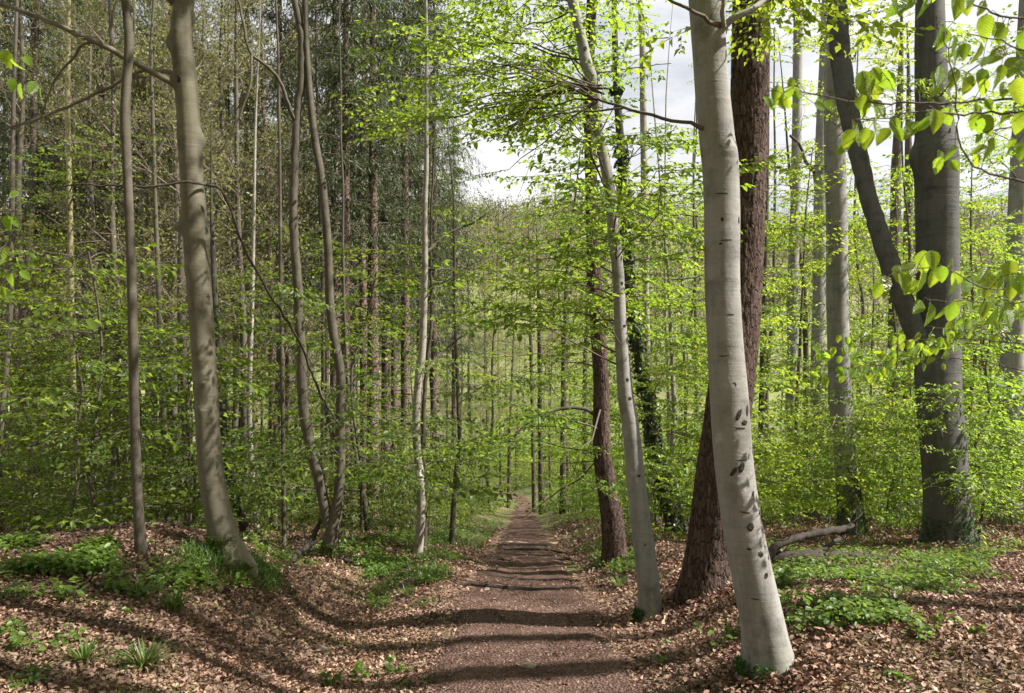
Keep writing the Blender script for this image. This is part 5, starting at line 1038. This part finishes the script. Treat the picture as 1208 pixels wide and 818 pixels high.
x, y = scatter_xy(-1.0, 1.3, 3.0, 9.5, 1700); k = (np.abs(x - xc(y)) < .95); litter('leaf_crumbs', 'crushed leaf crumbs trodden into the near path', x[k], y[k], rng.uniform(.008, .024, k.sum()), 'chip', False, .006, .35); 
for o in [bpy.data.objects['leaf_crumbs']]: o.location.z = .022
x, y = scatter_xy(-1.2, 1.6, 3.0, 18, 220); k = (np.abs(x - xc(y)) < 1.0) & (rng.random(len(x)) < .12 + .9 * np.clip(np.abs(x - xc(y)) - .25, 0, 1) ** 1.2); litter('leaf_litter', 'single dry leaves lying on the trodden path', x[k], y[k], rng.uniform(.018, .048, k.sum()), 'litter', True, .01, .4); bpy.data.objects[[o.name for o in bpy.data.objects if o.name.startswith('leaf_litter')][-1]].location.z = .022
n = 900; x = rng.uniform(-5, 5, n); y = rng.uniform(3, 11, n); k = visible(x, y) & (np.abs(x - xc(y)) > .4); x, y = x[k], y[k]; n = len(x); a = rng.uniform(0, 3.14, n); l = rng.uniform(.06, .28, n) / 2
p0 = np.column_stack([x - np.cos(a) * l, y - np.sin(a) * l, H(x - np.cos(a) * l, y - np.sin(a) * l) + rng.uniform(.015, .05, n)]); p1 = np.column_stack([x + np.cos(a) * l, y + np.sin(a) * l, H(x + np.cos(a) * l, y + np.sin(a) * l) + rng.uniform(.015, .05, n)])
tv, tf = prisms(p0, p1, rng.uniform(.0018, .0045, n), .0015); tag(link('twig_litter', make_mesh('twig_litter', [(tv, tf, 0)], [M['twig']])), 'small dead twigs strewn over the leaf litter', kind='stuff')
# moss cushions at feet of the beeches
def moss_foot(t, u0, u1, v0, v1, n, label=None):
    pos = []; 
    p = zone(u0, u1, v0, v1, n); a = np.column_stack([p, H(p[:, 0], p[:, 1]) + .01]); m = len(a); rep = 8; pos = np.repeat(a, rep, 0) + rng.normal(0, .02, (m * rep, 3)) * [1, 1, .3]; N = len(pos)
    lv, lf = leaf_batch(pos, np.column_stack([rng.normal(0, .5, N), rng.normal(0, .5, N), np.ones(N)]), rng.normal(0, 1, (N, 3)), rng.uniform(.015, .035, N), .4)
    return lv, lf
lv, lf = moss_foot(None, 232, 330, 655, 692, 500); tag(link('moss', make_mesh('moss', [(lv, lf, 0)], [M['leaf_low']], smooth=False)), 'bright moss round the foot of the stout beech', kind='stuff')

def foot_moss(key, n, hmax, a0, a1, m='leaf_low'):
    t = T[key]; h = hmax * rng.random(n) ** 1.6; th = np.radians(rng.uniform(a0, a1, n)); k_ = [at_height(t['c'], t['r'], t['base'][2] + q) for q in h]; cc = np.array([q[0] for q in k_]); rr = np.array([q[1] for q in k_])
    n_ = np.column_stack([np.cos(th), np.sin(th), np.full(n, .3)]); pos = cc + n_ * [1, 1, 0] * (rr * (1.02 + .30 * np.exp(-h / .1)))[:, None]; pos[:, 2] = t['base'][2] + h
    lv, lf = leaf_batch(pos, n_ + rng.normal(0, .5, (n, 3)) + [0, 0, .3], rng.normal(0, 1, (n, 3)), rng.uniform(.008, .022, n) * (1 + t['d'] / 12), .5)
    link('foot_moss', make_mesh('foot_moss', [(lv - t['base'], lf, 0)], [M[m]], smooth=False), t['root'])['kind'] = 'stuff'
foot_moss('L1', 2600, .26, -170, 10); foot_moss('R4', 350, .07, -190, -95, 'herb'); foot_moss('R2', 350, .10, -200, -120, 'herb'); foot_moss('R8', 2200, .8, -180, 0, 'herb'); foot_moss('R10', 1500, .4, -180, 0, 'herb'); foot_moss('L12', 700, .2, -180, 0)
xs = []; ys = []
for key, n in (('L1', 500), ('L2', 160), ('R4', 900), ('R2', 500), ('R5', 900), ('R1', 500), ('L12', 300), ('R10', 500), ('R8', 300)):
    t = T[key]; a = rng.uniform(0, 6.28, n); q = t['r'][3] * 1.25 + np.abs(rng.normal(0, .16, n)); xs.append(t['base'][0] + np.cos(a) * q); ys.append(t['base'][1] + np.sin(a) * q)
xs = np.concatenate(xs); ys = np.concatenate(ys); litter('leaf_litter', 'dry leaves drifted against the feet of the trees', xs, ys, rng.uniform(.02, .045, len(xs)), 'litter', True, .07, .9)

# ------------------------------------------------------------------ far wooded slope across the valley
n = 5200; x = rng.uniform(-230, 280, n); y = rng.uniform(215, 520, n); k = ~((np.sin(x * .03 + 1) * np.sin(y * .035) > .35) & (y < 330) & (x < 30)) & (rng.random(n) < np.where((y < 290) & (x < 30), .7, 1.0)); x, y = x[k], y[k]; n = len(x); z = H(x, y); h = rng.uniform(6, 21, n)
b0 = np.column_stack([x, y, z - .5]); t0 = np.column_stack([x + rng.normal(0, .5, n), y, z + h]); tv, tf = prisms(b0, t0, .22, .05)
A = []; B = []
for q in range(22):
    t = rng.uniform(.3, .95, n)[:, None]; s = b0 * (1 - t) + t0 * t; a = rng.uniform(0, 6.28, n); l = rng.uniform(1.2, 4.0, n) * (1.15 - .7 * t[:, 0]); A.append(s); B.append(s + np.column_stack([np.cos(a) * l, np.sin(a) * l, l * rng.uniform(.4, 1.2, n)]))
bv, bf = slivers(np.vstack(A), np.vstack(B), .13)
g_ = rng.random(n) < .55; rep = 34; c = np.repeat(np.column_stack([x, y, z + h * .62])[g_], rep, 0); N = len(c); c = c + rng.normal(0, 1, (N, 3)) * np.repeat(np.column_stack([h * .15, h * .15, h * .2])[g_], rep, 0)
lv, lf = leaf_batch(c, rng.normal(0, 1, (N, 3)), rng.normal(0, 1, (N, 3)), rng.uniform(.7, 1.5, N), .8)
tag(link('far_woods', make_mesh('far_woods', [(tv, tf, 0), (bv, bf, 0), (lv, lf, 1)], [M['twig_pale'], M['leaf_soft']], smooth=False)), 'greyish bare woods with some fresh green on the slope across the valley', kind='stuff')
